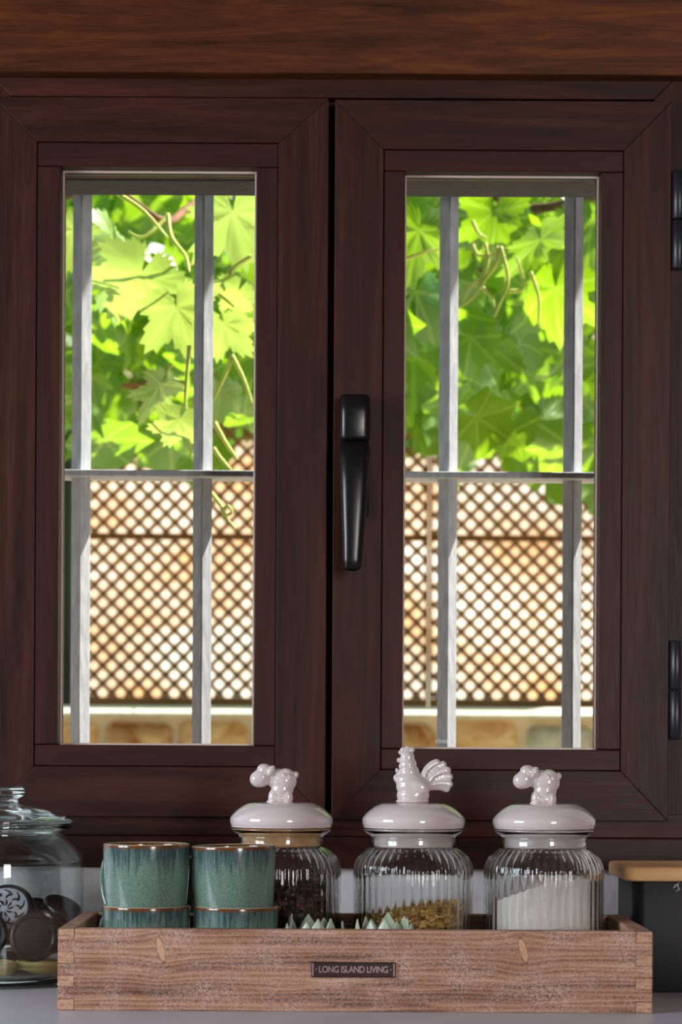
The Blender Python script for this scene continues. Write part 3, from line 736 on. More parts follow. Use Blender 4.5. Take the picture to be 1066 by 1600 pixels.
# ------------------------------------------------------------------ wooden crate with finger joints and name plate
CX0, CX1, CY0, CY1, CH, CT = -0.2424, 0.2970, 2.088, 2.308, 0.0743, 0.0152
ccx = (CX0+CX1)/2
KN = [(WX(253, 2.088)-ccx, 0.0558-CH/2), (WX(820, 2.088)-ccx, 0.0562-CH/2)]
cw_front = crate_wood('crate_front_wood', KN, 0); cw_x = crate_wood('crate_board_wood', (), 0); cw_y = crate_wood('crate_end_wood', (), 1); endg = end_grain('crate_end_grain')
crate = empty('wooden_crate', (ccx, CY0+0.11, 0)); tag(crate, 'long weathered wooden crate with a dark metal name plate', 'crate')
NF = 7; fh = CH/NF
def fingered(name, a0, a1, notch_even, mat, loc, rotz):
    """board lying in XZ with notched ends; notch_even: the even fingers (0 = bottom) are cut away at both ends"""
    pts = []
    for i in range(NF):
        cut = (i % 2 == 0) == notch_even; xx = a1 - (CT if cut else 0)
        for z in (i*fh, (i+1)*fh): 
            if not pts or pts[-1] != (xx, z): pts.append((xx, z))
    L = []
    for i in reversed(range(NF)):
        cut = (i % 2 == 0) == notch_even; xx = a0 + (CT if cut else 0)
        for z in ((i+1)*fh, i*fh):
            L.append((xx, z))
    poly = pts + L
    bm = bmesh.new(); g = 0.0002
    A = [bm.verts.new((p[0], -CT/2, p[1]-CH/2)) for p in poly]; B = [bm.verts.new((p[0], CT/2, p[1]-CH/2)) for p in poly]; n = len(poly)
    fa = bm.faces.new(A); fb = bm.faces.new(B[::-1])
    for i in range(n): bm.faces.new((A[i], A[(i+1) % n], B[(i+1) % n], B[i]))
    bmesh.ops.recalc_face_normals(bm, faces=bm.faces)
    bmesh.ops.bevel(bm, geom=bm.edges[:], offset=0.0008, segments=1, affect='EDGES')
    me = to_mesh(bm, name); me.materials.append(mat); me.materials.append(endg)
    for p in me.polygons:
        if abs(p.normal.x) > 0.8: p.material_index = 1
    return link(name, me, None, crate, loc, (0, 0, rotz))
hw = (CX1-CX0)/2; hdp = (CY1-CY0)/2
fingered('front_board', -hw, hw, True, cw_front, (ccx, CY0+CT/2, CH/2), 0)
fingered('back_board', -hw, hw, True, cw_x, (ccx, CY1-CT/2, CH/2), 0)
eb = []
for sx in (CX0+CT/2, CX1-CT/2):
    # end boards: their fingers reach through to the front face
    o = fingered('end_board', -hdp, hdp, False, cw_x, (sx, (CY0+CY1)/2, CH/2), PI/2)
box('base_board', CX0+CT+.0002, CX1-CT-.0002, CY0+CT+.0002, CY1-CT-.0002, 0.0005, 0.010, cw_x, crate)
metal_dark = NT('dark_bronze_plate'); metal_dark.set(Base_Color=srgb(62, 44, 42), Metallic=0.7, Roughness=0.42); metal_dark = metal_dark.m
metal_edge = NT('worn_bronze_lettering'); metal_edge.set(Base_Color=srgb(186, 166, 160), Metallic=0.8, Roughness=0.35); metal_edge = metal_edge.m
pc = P(552.5, 1515, 2.088)
pl = box('name_plate', pc.x-.0382, pc.x+.0382, CY0-0.0018, CY0-0.0001, pc.z-.0070, pc.z+.0070, metal_dark, crate, 0.0006)
rm = []
for a in ((-.0372, -.0362, -.006, .006), (.0362, .0372, -.006, .006), (-.0372, .0372, .0056, .0062), (-.0372, .0372, -.0062, -.0056)):
    box('plate_rim', pc.x+a[0], pc.x+a[1], CY0-0.0023, CY0-0.0016, pc.z+a[2], pc.z+a[3], metal_edge if abs(a[1]-a[0]) < .01 else metal_dark, pl, 0.0002)
tm = text_mesh('· LONG ISLAND LIVING ·', 0.0084, 0.0003, 'lettering', 0.90)
tx = link('lettering', tm, metal_edge, pl, (pc.x, CY0-0.0021, pc.z), (PI/2, 0, 0))
wdt = max(v.co.x for v in tm.vertices)-min(v.co.x for v in tm.vertices); k = 0.0685/wdt; tx.scale = (k, 1.0, 1)

# ------------------------------------------------------------------ mugs
MHt = 0.082
glz = glaze('teal_reactive_glaze', MHt)
def mug_mesh():
    r = 0.0400
    prof = [(0, 0.002), (0.026, 0.002), (0.0275, 0.0), (0.0305, 0.0005), (0.0335, 0.004), (0.0358, 0.014), (0.0375, 0.030), (0.0388, 0.048), (0.0396, 0.066), (0.0400, 0.0795), (0.0397, 0.0813), (0.0388, 0.082), (0.0378, 0.0813), (0.0374, 0.0795), (0.0366, 0.060), (0.0352, 0.035), (0.0335, 0.016), (0.029, 0.0085), (0.015, 0.007), (0, 0.007)]
    return lathe('cup', smooth_profile(prof, 3), 72)
MUG = mug_mesh(); MUG.materials.append(glz)
def handle_mesh():
    pts = spline([(0.0355, 0, 0.066), (0.045, 0, 0.0705), (0.056, 0, 0.068), (0.0635, 0, 0.056), (0.0640, 0, 0.040), (0.059, 0, 0.025), (0.049, 0, 0.0155), (0.0345, 0, 0.014)], 5)
    bm = bmesh.new(); n = len(pts); R = []
    for i, p in enumerate(pts):
        t_ = (pts[min(i+1, n-1)]-pts[max(i-1, 0)]).normalized(); u = Vector((0, 1, 0)); w_ = t_.cross(u)
        R.append([bm.verts.new(p + u*0.0062*math.cos(2*PI*k/14) + w_*0.0036*math.sin(2*PI*k/14)) for k in range(14)])
    for i in range(n-1):
        for k in range(14): bm.faces.new((R[i][k], R[i][(k+1) % 14], R[i+1][(k+1) % 14], R[i+1][k]))
    bm.faces.new(R[0][::-1]); bm.faces.new(R[-1])
    me = to_mesh(bm, 'handle', True); me.materials.append(glz); return me
MUGH = handle_mesh()
def mug(px, Y, z, s, ang, label, tilt=(0, 0)):
    o = empty('mug', (WX(px, Y), Y, z)); o.scale = (s, s, 1); o.rotation_euler = (tilt[0], tilt[1], 0)
    link('cup', MUG, None, o, rel=True); link('handle', MUGH, None, o, (0, 0, 0), (0, 0, math.radians(ang)), rel=True)
    return tag(o, label, 'mug', 'teal glazed mugs stacked in the crate')
z_lo = 0.0101
z_up = WZ(1319.5, 2.145) - MHt
mug(230.5, 2.147, z_lo, 1.022, 133, 'lower teal glazed mug of the left stack in the crate')
mug(230.0, 2.147, z_up, 1.012, 131, 'upper teal glazed mug of the left stack, next to the cookie jar')
mug(370.0, 2.1455, z_lo, 0.995, 138, 'lower teal glazed mug of the right stack, beside the coffee jar')
mug(368.0, 2.1455, z_up-0.0012, 0.985, 136, 'upper teal glazed mug of the right stack, slightly tilted before the coffee jar', (0.0, -0.02))

# ------------------------------------------------------------------ ribbed storage jars
JY = 2.234; JS = JY/F; JZ0 = 0.0101
def jz(py): return WZ(py, JY)
NR = 44
outer = [(0, 0.004), (0.040, 0.004), (0.046, 0.0), (0.052, 0.001), (0.0560, 0.006), (0.0577, 0.016), (0.0577, 0.040), (0.0577, 0.085), (0.0577, jz(1362)-JZ0), (0.0567, jz(1350)-JZ0), (0.0535, jz(1339)-JZ0), (0.0475, jz(1329)-JZ0), (0.0425, jz(1322)-JZ0), (0.0412, jz(1315)-JZ0), (0.0414, jz(1306)-JZ0), (0.0440, jz(1303)-JZ0), (0.0482, jz(1298)-JZ0), (0.0490, jz(1295.5)-JZ0), (0.0482, jz(1293.5)-JZ0)]
inner = [(0.0440, jz(1293.2)-JZ0), (0.0392, jz(1297)-JZ0), (0.0386, jz(1306)-JZ0), (0.0388, jz(1320)-JZ0), (0.0445, jz(1330)-JZ0), (0.0500, jz(1340)-JZ0), (0.0532, jz(1351)-JZ0), (0.0544, jz(1363)-JZ0), (0.0545, 0.085), (0.0545, 0.040), (0.0543, 0.018), (0.0515, 0.0105), (0.030, 0.0085), (0, 0.0085)]
po_ = smooth_profile(outer, 4); pi_ = smooth_profile(inner, 3); n_out = len(po_)
def rib(a, i, r, z):
    if i >= n_out: return 0.0
    lo = min(1, max(0, (z-0.004)/0.012)); hi = min(1, max(0, (jz(1321)-JZ0-z)/0.012))
    q = math.cos(NR*a); q = math.copysign(abs(q)**0.8, q)
    return 0.00055*lo*hi*q
JAR = lathe('glass_body', po_+pi_, NR*8, rib); JAR.materials.append(jar_glass)
zl0 = jz(1293)
LIDP = [(0, zl0+0.001), (0.0455, zl0+0.001), (0.0475, zl0+0.0004), (0.0492, zl0+0.0025), (0.0499, zl0+0.0068), (0.0489, zl0+0.0105), (0.0440, zl0+0.0158), (0.0385, zl0+0.0200), (0.0335, zl0+0.0226), (0.0285, zl0+0.0238), (0.012, zl0+0.0246), (0, zl0+0.0248)]
LIDM = lathe('lid', [(r, z-zl0) for r, z in smooth_profile(LIDP, 4)], 96); LIDM.materials.append(white_ceramic)
PLUG = lathe('seal', smooth_profile([(0, 0.0), (0.0366, 0.0), (0.0380, 0.0012), (0.0383, 0.004), (0.0378, 0.010), (0.0378, 0.0192), (0, 0.0192)], 3), 64)

def blob(parts, name, vox=0.0007, smooth=8):
    """one continuous figure grown from ellipsoids: (centre, radii, rotY)"""
    bm = bmesh.new()
    for c, r, ry in parts:
        M = Matrix.Translation(c) @ Matrix.Rotation(ry, 4, 'Y') @ Matrix.Diagonal((r[0], r[1], r[2], 1))
        bmesh.ops.create_icosphere(bm, subdivisions=3, radius=1.0, matrix=M)
    me = to_mesh(bm, name); o = bpy.data.objects.new(name, me); COL.objects.link(o)
    m = o.modifiers.new('remesh', 'REMESH'); m.mode = 'VOXEL'; m.voxel_size = vox; m.use_smooth_shade = True
    s_ = o.modifiers.new('smooth', 'SMOOTH'); s_.iterations = smooth; s_.factor = 0.5
    dg = bpy.context.evaluated_depsgraph_get(); me2 = bpy.data.meshes.new_from_object(o.evaluated_get(dg)); bpy.data.objects.remove(o)
    me2.polygons.foreach_set('use_smooth', [True]*len(me2.polygons)); me2.materials.append(white_ceramic); return me2
u = JS
# sheep, pixel offsets from its base centre (850, 1256)
def sh(x, y, yy=0): return Vector((x*u, yy*u, -y*u))
sheep_parts = [(sh(5, -33), (21*u, 16*u, 19*u), 0.0), (sh(3, -20), (18*u, 15*u, 15*u), 0.0), (sh(1, -7), (19*u, 14*u, 11*u), 0),
    (sh(-3, -46, 0), (10*u, 11*u, 7*u), 0), (sh(10, -47), (11*u, 11*u, 6.5*u), 0.2), (sh(23.5, -43), (5.4*u, 5.4*u, 6*u), 0.3),
    (sh(-30, -38, -3), (17*u, 14*u, 14.5*u), -0.45), (sh(-35, -36, -3), (13*u, 13*u, 13*u), 0), (sh(-24, -50, -2), (13*u, 13*u, 10.5*u), 0.25), (sh(-15, -49, -11), (5.5*u, 5*u, 10*u), 0.5), (sh(-15, -49, 9), (5.5*u, 5*u, 10*u), 0.5),
    (sh(-12, -36), (11*u, 12*u, 13*u), 0), (sh(-10, -8, -6), (9*u, 8*u, 14*u), 0.08), (sh(-10, -8, 6), (9*u, 8*u, 14*u), 0.08), (sh(11, -8, -6), (9*u, 8*u, 14*u), -0.05), (sh(11, -8, 6), (9*u, 8*u, 14*u), -0.05),
    (sh(-17, 0, -5), (5*u, 6*u, 3.6*u), 0)]
rs = random.Random(3)
for k in range(22):
    a, b = rs.uniform(0, 2*PI), rs.uniform(-.4, 1.2)
    sheep_parts.append((sh(5, -34) + Vector((18*u*math.cos(a)*math.cos(b), 13.5*u*math.sin(a)*math.cos(b), 16*u*math.sin(b))), (3.6*u, 3.6*u, 3.6*u), 0))
SHEEP = blob(sheep_parts, 'sheep_figure', 0.0006, 5)
rp = lambda px, py, yy=0: Vector(((px-647)*u, yy*u, -(py-1256)*u))
roo = [(rp(685, 1213), (15*u, 4.6*u, 17*u), 0.0), (rp(676, 1217), (12*u, 5*u, 13*u), 0.0), (rp(636, 1174), (11*u, 4*u, 6.2*u), 0.0), (rp(630, 1172.5), (4.5*u, 3.4*u, 4.2*u), 0), (rp(637, 1170.5), (4.6*u, 3.4*u, 4.2*u), 0), (rp(644, 1173), (4.6*u, 3.4*u, 4.6*u), 0), (rp(630, 1178), (8*u, 4.5*u, 4.5*u), 0.2),
       (rp(637, 1185), (11*u, 9.5*u, 11*u), 0), (rp(638, 1197), (13.5*u, 12*u, 14*u), 0.1), (rp(640, 1209), (16*u, 14*u, 15*u), 0.12), (rp(641, 1221), (23*u, 18*u, 17*u), 0.0), (rp(647, 1230), (28*u, 21*u, 19*u), 0.0), (rp(646, 1244), (26*u, 21*u, 17*u), 0), (rp(645, 1253), (26.5*u, 21*u, 5*u), 0), (rp(665, 1222), (12*u, 10*u, 10*u), 0.5),
       (rp(623.5, 1189), (3.6*u, 3.4*u, 4*u), 0), (rp(628, 1200, -5), (4.6*u, 3.6*u, 7*u), -0.2), (rp(628, 1200, 5), (4.6*u, 3.6*u, 7*u), -0.2), (rp(621, 1206), (3*u, 4*u, 5*u), -.3), (rp(618.5, 1217), (3.6*u, 6*u, 6*u), 0),
       (rp(655, 1231, -17), (15*u, 6*u, 10*u), 0.35), (rp(655, 1231, 17), (15*u, 6*u, 10*u), 0.35)]
for k, (ax, ay, bx, by, cx_, cy_) in enumerate(((660, 1218, 668, 1197, 682, 1193), (664, 1221, 676, 1200, 692, 1196), (666, 1224, 682, 1206, 699, 1205), (668, 1226, 686, 1214, 702, 1215), (668, 1229, 688, 1222, 702, 1226), (666, 1231, 686, 1228, 698, 1233), (670, 1224, 676, 1212, 684, 1204))):
    for i in range(9):
        t_ = i/8; x = (1-t_)**2*ax + 2*t_*(1-t_)*bx + t_*t_*cx_; y = (1-t_)**2*ay + 2*t_*(1-t_)*by + t_*t_*cy_
        roo.append((rp(x, y, (k % 2-.5)*2.2), (6.3*u, (8-3.2*t_)*u, 6.3*u), 0))
ROOSTER = blob(roo, 'rooster_figure', 0.0006, 6)
def jar(px, fig, figname, figdx, label, plugmat, rotl=0.0):
    J = empty('storage_jar', (WX(px, JY), JY, JZ0)); tag(J, label, 'jar', 'ribbed glass jars in the crate')
    link('glass_body', JAR, None, J, J.location, (0, 0, 0.03*px))
    ld = link('lid', LIDM, None, J, (J.location.x, JY, zl0))
    ld.rotation_euler = (0, rotl, 0)
    pm_ = PLUG.copy(); pm_.materials.append(plugmat); link('seal', pm_, None, ld, (0, 0, -0.0187), rel=True)
    link(figname, fig, None, ld, (figdx*u, 0, 0.0242), rel=True)
    return J
jar(440.5, SHEEP, 'sheep_figure', -2, 'ribbed glass jar of coffee beans with white sheep lid behind the mugs', tan_seal)
jar(647, ROOSTER, 'rooster_figure', 0, 'ribbed glass jar of dried herbs with white rooster lid', clear_seal)
jar(851, SHEEP, 'sheep_figure', -1, 'ribbed glass jar of white sugar with white sheep lid beside the black tin', clear_seal, -0.008)

# contents
RI = 0.0538
def fill_mesh(name, topf, z0=0.0092, rings=16, seg=64):
    v = []; f = []
    zb = JZ0+z0
    v.append((0, 0, zb)); base = []
    for k in range(seg): base.append(len(v)); v.append((0.050*math.cos(2*PI*k/seg), 0.050*math.sin(2*PI*k/seg), zb))
    b2 = []
    for k in range(seg): b2.append(len(v)); v.append((RI*math.cos(2*PI*k/seg), RI*math.sin(2*PI*k/seg), zb+0.010))
    prev = b2
    for k in range(seg): f.append((0, base[(k+1) % seg], base[k])); f.append((base[k], base[(k+1) % seg], b2[(k+1) % seg], b2[k]))
    for j in range(rings, 0, -1):
        r = RI*j/rings; cur = []
        for k in range(seg):
            x, y = r*math.cos(2*PI*k/seg), r*math.sin(2*PI*k/seg); cur.append(len(v)); v.append((x, y, topf(x, y)))
        for k in range(seg): f.append((prev[k], prev[(k+1) % seg], cur[(k+1) % seg], cur[k]))
        prev = cur
    c = len(v); v.append((0, 0, topf(0, 0)))
    for k in range(seg): f.append((prev[k], prev[(k+1) % seg], c))
    me = mesh_from(name, v, f, True); return me
def sugar_top(x, y):
    q = x/RI
    py = 1370 + (0 if q > 0.1 else 38*((0.1-q)/1.1)**1.15) - 2.0*(1 if q > .4 else 0) + 5*mnoise.noise(Vector((x*60, y*60, 2)))*0.5
    return jz(py)
t = NT('white_sugar'); v = t.coords(); n = t.noise(v, 900, 3); t.set(Base_Color=srgb(246, 236, 230), Roughness=0.8, Specular_IOR_Level=0.2); t.bump(n, 0.4, 0.0006); sugar_m = t.m
o = link('sugar', fill_mesh('sugar', sugar_top), sugar_m, None, (WX(851, JY), JY, 0)); o['kind'] = 'stuff'; tag(o, 'white sugar heaped to one side inside the right ribbed jar', 'sugar')

bean_m = NT('roasted_coffee'); oi = bean_m.new('ShaderNodeTexCoord'); n = bean_m.noise(oi.outputs['Object'], 95, 2)
bean_m.link(bean_m.ramp(n, [(0.3, srgb(34, 17, 12)), (0.5, srgb(62, 32, 22)), (0.7, srgb(104, 60, 42))]), bean_m.b.inputs['Base Color']); bean_m.set(Roughness=0.38); bean_m = bean_m.m
def bean_src():
    bm = bmesh.new(); bmesh.ops.create_icosphere(bm, subdivisions=2, radius=1.0)
    for v in bm.verts:
        v.co.x *= 0.0056; v.co.y *= 0.0042; v.co.z *= 0.0034
        if v.co.z < 0: v.co.z *= 0.35
        elif abs(v.co.y) < 0.0008: v.co.z -= 0.0009
    me = to_mesh(bm, 'b'); return [Vector(v.co) for v in me.vertices], [tuple(p.vertices) for p in me.polygons]
bs, bf = bean_src(); rb = random.Random(9); V = []; Fc = []
def scatter(V, Fc, src, faces, loc, M):
    o = len(V); V.extend(tuple(loc + M @ c) for c in src); Fc.extend(tuple(i+o for i in f) for f in faces)
def rrot(r): 
    return Matrix.Rotation(r.uniform(0, 6.3), 3, 'Z') @ Matrix.Rotation(r.uniform(0, 6.3), 3, 'X') @ Matrix.Rotation(r.uniform(0, 6.3), 3, 'Y')
zt = jz(1374)
for k in range(900):
    a = rb.uniform(0, 2*PI); r = RI-0.0056-abs(rb.gauss(0, 0.003)); z = rb.uniform(JZ0+0.016, zt)
    scatter(V, Fc, bs, bf, Vector((r*math.cos(a), r*math.sin(a), z)), rrot(rb))
for k in range(280):
    a = rb.uniform(0, 2*PI); r = (RI-0.006)*math.sqrt(rb.random()); scatter(V, Fc, bs, bf, Vector((r*math.cos(a), r*math.sin(a), zt+rb.uniform(-.004, .003))), rrot(rb))
o = link('coffee_beans', mesh_from('coffee_beans', V, Fc, True), bean_m, None, (WX(440.5, JY), JY, 0)); o['kind'] = 'stuff'; tag(o, 'dark roasted coffee beans filling the left ribbed jar', 'coffee beans')

herb_m = NT('dried_herb'); oi = herb_m.new('ShaderNodeTexCoord'); n = herb_m.noise(oi.outputs['Object'], 160, 2)
herb_m.link(herb_m.ramp(n, [(0.32, srgb(128, 82, 36)), (0.46, srgb(200, 148, 70)), (0.62, srgb(246, 212, 136))]), herb_m.b.inputs['Base Color']); herb_m.set(Roughness=0.7); herb_m = herb_m.m
V = []; Fc = []; rh = random.Random(4)
def herb_top(x): return jz(1424 - 15*max(-1, min(1, x/RI)))
for k in range(2600):
    a = rh.uniform(0, 2*PI)
    r = (RI-0.003-abs(rh.gauss(0, 0.004))) if k < 1600 else (RI-0.005)*math.sqrt(rh.random())
    x, y = r*math.cos(a), r*math.sin(a); zt = herb_top(x)
    z = rh.uniform(JZ0+0.014, zt) if k < 1600 else zt + rh.uniform(-.006, .002)
    ln, wd = rh.uniform(.0035, .010), rh.uniform(.0007, .0016)
    s_ = [Vector((-ln, -wd, -wd*.5)), Vector((-ln, wd, -wd*.5)), Vector((0, wd, wd)), Vector((0, -wd, wd)), Vector((ln, wd*.6, -wd*.2)), Vector((ln, -wd*.6, -wd*.2)), Vector((0, 0, -wd*1.2))]
    ang = a + PI/2 + rh.gauss(0, .7)
    M = Matrix.Rotation(ang, 3, 'Z') @ Matrix.Rotation(rh.gauss(0, .5), 3, 'Y') @ Matrix.Rotation(rh.uniform(0, 6), 3, 'X')
    if math.hypot(x, y)+ln*abs(math.cos(ang-a)) > RI+.0004: continue
    scatter(V, Fc, s_, [(0, 3, 2, 1), (3, 5, 4, 2), (0, 1, 6), (4, 5, 6), (1, 2, 6), (2, 4, 6), (0, 6, 3), (3, 6, 5)], Vector((x, y, z)), M)
o = link('dried_herbs', mesh_from('dried_herbs', V, Fc, False), herb_m, None, (WX(647, JY), JY, 0)); o['kind'] = 'stuff'; tag(o, 'golden brown dried herb strips at the bottom of the middle ribbed jar', 'dried herbs')

# ------------------------------------------------------------------ two sage-green ceramic petal dishes in front of the jars
sage = NT('sage_green_ceramic'); _tc = sage.new('ShaderNodeTexCoord'); _n = sage.noise(_tc.outputs['Object'], 60, 4)
sage.link(sage.ramp(_n, [(0.3, srgb(156, 170, 146)), (0.7, srgb(188, 200, 176))]), sage.b.inputs['Base Color']); sage.set(Roughness=0.35); sage = sage.m
def petal_mesh(w, h, lean, seed):
    r = random.Random(seed); bm = bmesh.new(); nu, nv = 8, 20; th = 0.0011; grid = [[], []]
    for side in (0, 1):
        for j in range(nv+1):
            t_ = j/nv; row = []
            ww = 0.0005 + w*(1-math.exp(-((1-t_)*h/w)**1.25*0.95))
            for i in range(nu+1):
                q = i/nu*2-1; x = ww*q; bulge = 0.35*ww*q*q
                y = -(lean*t_*h + 0.006*math.sin(PI*t_)) + bulge + (th if side else 0)
                row.append(bm.verts.new((x + 0.001*r.uniform(-1, 1)*t_*0, y, h*t_)))
            grid[side].append(row)
    for side in (0, 1):
        for j in range(nv):
            for i in range(nu): bm.faces.new((grid[side][j][i], grid[side][j][i+1], grid[side][j+1][i+1], grid[side][j+1][i]))
    edge = lambda g: [g[j][0] for j in range(nv+1)] + [g[nv][i] for i in range(1, nu+1)] + [g[j][nu] for j in range(nv-1, -1, -1)]
    A, B = edge(grid[0]), edge(grid[1])
    for k in range(len(A)-1): bm.faces.new((A[k], A[k+1], B[k+1], B[k]))
    me = to_mesh(bm, 'petal', True); me.materials.append(sage); return me
def petal_dish(px, Y, label, seed, rot0):
    o = empty('petal_dish', (WX(px, Y), Y, 0.0101)); tag(o, label, 'dish', 'sage green petal dishes in the crate')
    link('cup', lathe('cup', smooth_profile([(0, 0), (0.017, 0), (0.019, 0.004), (0.0205, 0.03), (0.0215, 0.050), (0.0200, 0.0505), (0.0185, 0.03), (0.016, 0.008), (0, 0.007)], 4), 40), sage, o, rel=True)
    r = random.Random(seed)
    for ringi, (rad, n, h, w_, lean) in enumerate(((0.0220, 5, 0.0715, 0.0150, 0.08), (0.0185, 5, 0.0735, 0.0130, 0.03))):
        P2 = petal_mesh(w_, h, lean, seed+ringi)
        for k in range(n):
            a = rot0 + 2*PI*(k+0.5*ringi)/n + r.uniform(-.1, .1)
            link('petal', P2, None, o, (rad*math.sin(a), -rad*math.cos(a), 0.0005), (0, 0, a), (1, 1, r.uniform(0.93, 1.02)), rel=True)
    return o
petal_dish(491, 2.138, 'sage green ceramic dish of pointed petals before the coffee jar', 1, 0.25)
petal_dish(605, 2.138, 'sage green ceramic dish of pointed petals before the herb jar', 2, -0.15)

# ------------------------------------------------------------------ big glass cookie jar on the left
GY = 2.345; GS = GY/F; gcx = WX(-6, GY)
def gz(py): return WZ(py, GY)
def gp_(l): return [(r*GS, gz(py)) for r, py in l]
gout = [(0, 0.006)] + [(0.050, 0.006), (0.066, 0.0), (0.080, 0.0005), (0.0865, 0.004), (0.0890, 0.012)] + gp_([(137.5, 1500), (138, 1420), (138, 1356), (136, 1342), (129, 1330), (118, 1319), (109.5, 1311), (107, 1305), (109, 1300.5), (116, 1299), (117.5, 1295), (117, 1290.5), (114, 1289)])
gin = gp_([(106, 1289.5), (104, 1296), (103.5, 1306), (107, 1313), (116, 1322), (126, 1333), (132.5, 1345), (134, 1358), (134, 1420), (133.5, 1495)]) + [(0.0855, 0.017), (0.080, 0.0105), (0.06, 0.0085), (0, 0.0085)]
cj = empty('cookie_jar', (gcx, GY, 0)); tag(cj, 'large clear glass cookie jar with knobbed glass lid left of the crate', 'jar')
for_me = lathe('glass_body', smooth_profile(gout, 4)+smooth_profile(gin, 4), 128); link('glass_body', for_me, big_glass, cj, (gcx, GY, 0.0003))
glid = gp_([(0, 1296), (96, 1296), (101, 1293), (102, 1288.4), (120, 1288.2), (121.5, 1285.5), (119.5, 1282), (100, 1275), (70, 1266.5), (48, 1262), (37, 1258.5), (34, 1254), (36, 1250), (43, 1246), (45.5, 1241), (44, 1235), (38, 1231.5), (25, 1230.5), (0, 1230.2)])
link('lid', lathe('lid', smooth_profile(glid, 4), 96), lid_glass, cj, (gcx, GY, 0))

choc = NT('dark_chocolate'); _tc = choc.new('ShaderNodeTexCoord'); _n = choc.noise(_tc.outputs['Object'], 70, 4)
choc.link(choc.ramp(_n, [(0.3, srgb(16, 9, 8)), (0.7, srgb(32, 18, 15))]), choc.b.inputs['Base Color']); choc.set(Roughness=0.38); choc = choc.m
cream = plain('white_chocolate', srgb(206, 184, 120), 0.45, 0.4, var=0.12, vscale=50)
lilac = plain('pale_embossed_glaze', srgb(178, 172, 186), 0.4, 0.5)
CKP = smooth_profile([(0, 0.0012), (0.0185, 0.0012), (0.0200, 0.0002), (0.0225, 0.0000), (0.0246, 0.0018), (0.0252, 0.0055), (0.0241, 0.0085), (0.0241, 0.0115), (0.0252, 0.0145), (0.0246, 0.0182), (0.0225, 0.0200), (0.0200, 0.0198), (0.0185, 0.0188), (0, 0.0188)], 3)
CK = lathe('biscuit', [(r, z-0.01) for r, z in CKP], 40)
def cookie(px, py, Y, mat, tiltx, tilty, s, label):
    me = CK.copy(); me.materials.append(mat)
    o = link('chocolate_biscuit', me, None, None, (WX(px, Y), Y, WZ(py, Y)), (0, 0, 0), (s, s, s))
    o.rotation_euler = (Matrix.Rotation(tilty, 3, 'Z') @ Matrix.Rotation(tiltx, 3, 'X')).to_euler()
    return tag(o, label, 'biscuit', 'coated biscuits in the cookie jar')
zf_ = 0.0092
def flat(px, Y, mat, s, label, ty=0.0):
    o = cookie(px, 1500, Y, mat, ty, 0, s, label); o.location.z = zf_ + 0.0101*s; return o
ca = flat(62, 2.315, cream, 0.95, 'cream coated biscuit lying flat at the bottom of the glass jar near the crate')
cb_ = flat(-12, 2.292, cream, 1.0, 'cream coated biscuit lying flat at the bottom front of the glass jar')
for q in (ca, cb_): q.scale.z *= 0.8; q.location.z = zf_ + 0.0101*q.scale.z
flat(-62, 2.352, choc, 1.0, 'dark biscuit lying flat at the bottom left of the glass jar')
flat(25, 2.385, choc, 1.0, 'dark biscuit lying flat at the bottom back of the glass jar')
c1 = cookie(54, 1467, 2.318, choc, PI/2-0.14, 0.10, 0.97, 'dark round biscuit on edge facing the room beside the crate')
c2 = cookie(-24, 1462, 2.316, choc, PI/2-0.16, 0.12, 0.97, 'dark round biscuit on edge at the left border of the glass jar')
c3 = cookie(80, 1460, 2.352, choc, PI/2-0.25, 0.40, 0.85, 'dark biscuit leaning on edge behind the facing one')
c4 = cookie(12, 1432, 2.350, choc, 0.98, -0.15, 1.22, 'dark biscuit with a pale embossed leaf top, lying tilted on the others')
c5 = cookie(62, 1436, 2.388, choc, 0.7, 0.5, 0.9, 'dark biscuit at the top back of the pile in the glass jar')
c6 = cookie(98, 1426, 2.352, choc, 0.5, 0.9, 0.85, 'dark glossy biscuit high up against the glass beside the crate')
# embossed rosette on the tilted biscuit: pale disc with raised leaf scrolls
link('embossed_top', lathe('embossed_top', [(0, 0.0104), (0.0192, 0.0104), (0.0204, 0.0101), (0.0204, 0.0085), (0, 0.0085)], 40), lilac, c4, rel=True)
bm = bmesh.new()
for k in range(10):
    a0 = 2*PI*k/10
    for (r0, r1, da) in ((0.003, 0.0085, 0.25), (0.0098, 0.0150, -0.35), (0.0125, 0.0182, 0.45)):
        pts = []
        for i in range(7):
            t_ = i/6; r = r0+(r1-r0)*t_; a = a0 + da*t_*t_ + (0.3 if da < 0 else 0.0)
            pts.append((r*math.cos(a), r*math.sin(a), 0.0106))
        tube_bm(bm, pts, [0.00035+0.0006*math.sin(PI*i/6) for i in range(7)], 6)
link('embossed_scrolls', to_mesh(bm, 'embossed_scrolls', True), choc, c4, rel=True)

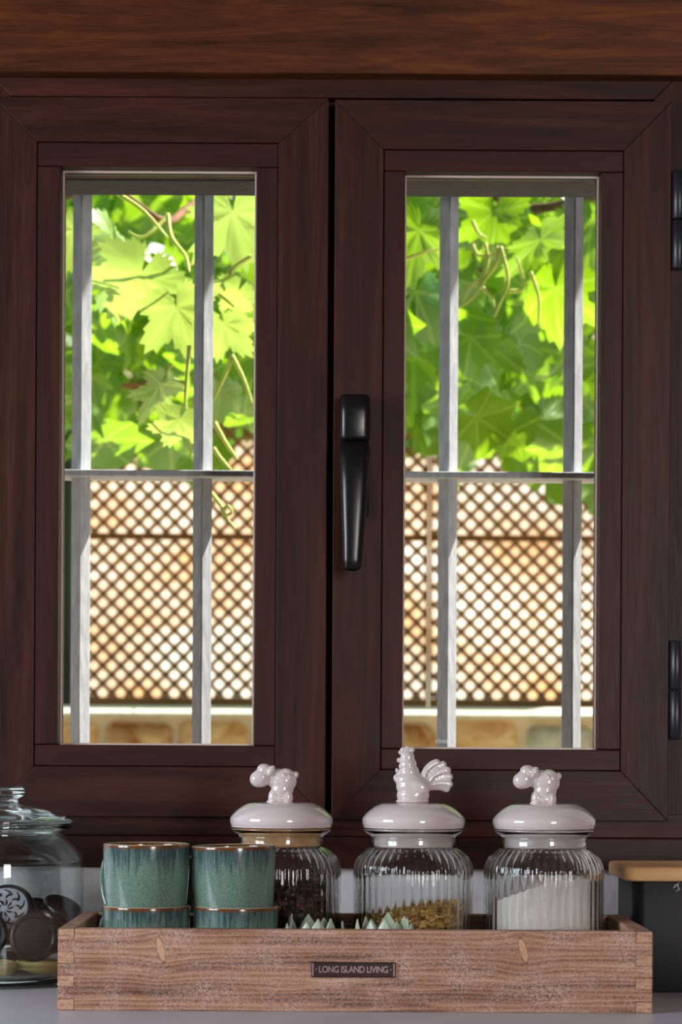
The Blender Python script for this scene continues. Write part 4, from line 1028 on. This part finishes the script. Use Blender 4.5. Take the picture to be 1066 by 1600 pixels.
# ------------------------------------------------------------------ black tin with wooden lid on the right
tn = empty('storage_tin', (0.45, 2.335, 0)); tag(tn, 'black metal storage tin with pale wooden lid right of the crate', 'tin')
def rbox(name, x0, x1, y0, y1, z0, z1, rc, bev, mat, parent):
    pts = []
    for cx_, cy_, a0 in ((x1-rc, y1-rc, 0), (x0+rc, y1-rc, PI/2), (x0+rc, y0+rc, PI), (x1-rc, y0+rc, 1.5*PI)):
        for k in range(7): a = a0+PI/2*k/6; pts.append((cx_+rc*math.cos(a), cy_+rc*math.sin(a)))
    bm = bmesh.new(); rows = []
    mx, my = (x0+x1)/2, (y0+y1)/2
    lay = [(z0, bev), (z0+bev*.3, bev*.3), (z0+bev, 0), (z1-bev, 0), (z1-bev*.3, bev*.3), (z1, bev)]
    for z, ins in lay:
        row = []
        for x, y in pts:
            kx = (abs(x1-x0)/2-ins)/(abs(x1-x0)/2); ky = (abs(y1-y0)/2-ins)/(abs(y1-y0)/2)
            row.append(bm.verts.new((mx+(x-mx)*kx, my+(y-my)*ky, z)))
        rows.append(row)
    n = len(pts)
    for j in range(len(rows)-1):
        for k in range(n): bm.faces.new((rows[j][k], rows[j][(k+1) % n], rows[j+1][(k+1) % n], rows[j+1][k]))
    bm.faces.new(rows[0][::-1]); bm.faces.new(rows[-1])
    me = to_mesh(bm, name, True)
    o = link(name, me, mat, parent); o.location = -wloc(parent)
    for p in me.polygons:
        if abs(p.normal.z) > .99: p.use_smooth = False
    return o
rbox('body', 0.3035, 0.60, 2.273, 2.400, 0.0002, 0.1096, 0.012, 0.001, tin_black, tn)
rbox('lid', 0.2945, 0.607, 2.264, 2.408, 0.1098, 0.1240, 0.012, 0.003, ply, tn)
tl = NT('faint_white_print'); tl.set(Base_Color=srgb(190, 190, 196), Roughness=0.6); tl = tl.m
bm = bmesh.new()
for pts in ([(0, 0), (3, -6), (7, -3), (10, 3)], [(2, -1), (9, -9)], [(6, -8), (8, 1), (4, 5)]):
    tube_bm(bm, spline([(p[0]*2.273/F, 0, -p[1]*2.273/F) for p in pts], 4), 0.0004, 5)
link('printed_mark', to_mesh(bm, 'printed_mark'), tl, tn, (WX(1054, 2.272), 2.2728, WZ(1385, 2.272)))
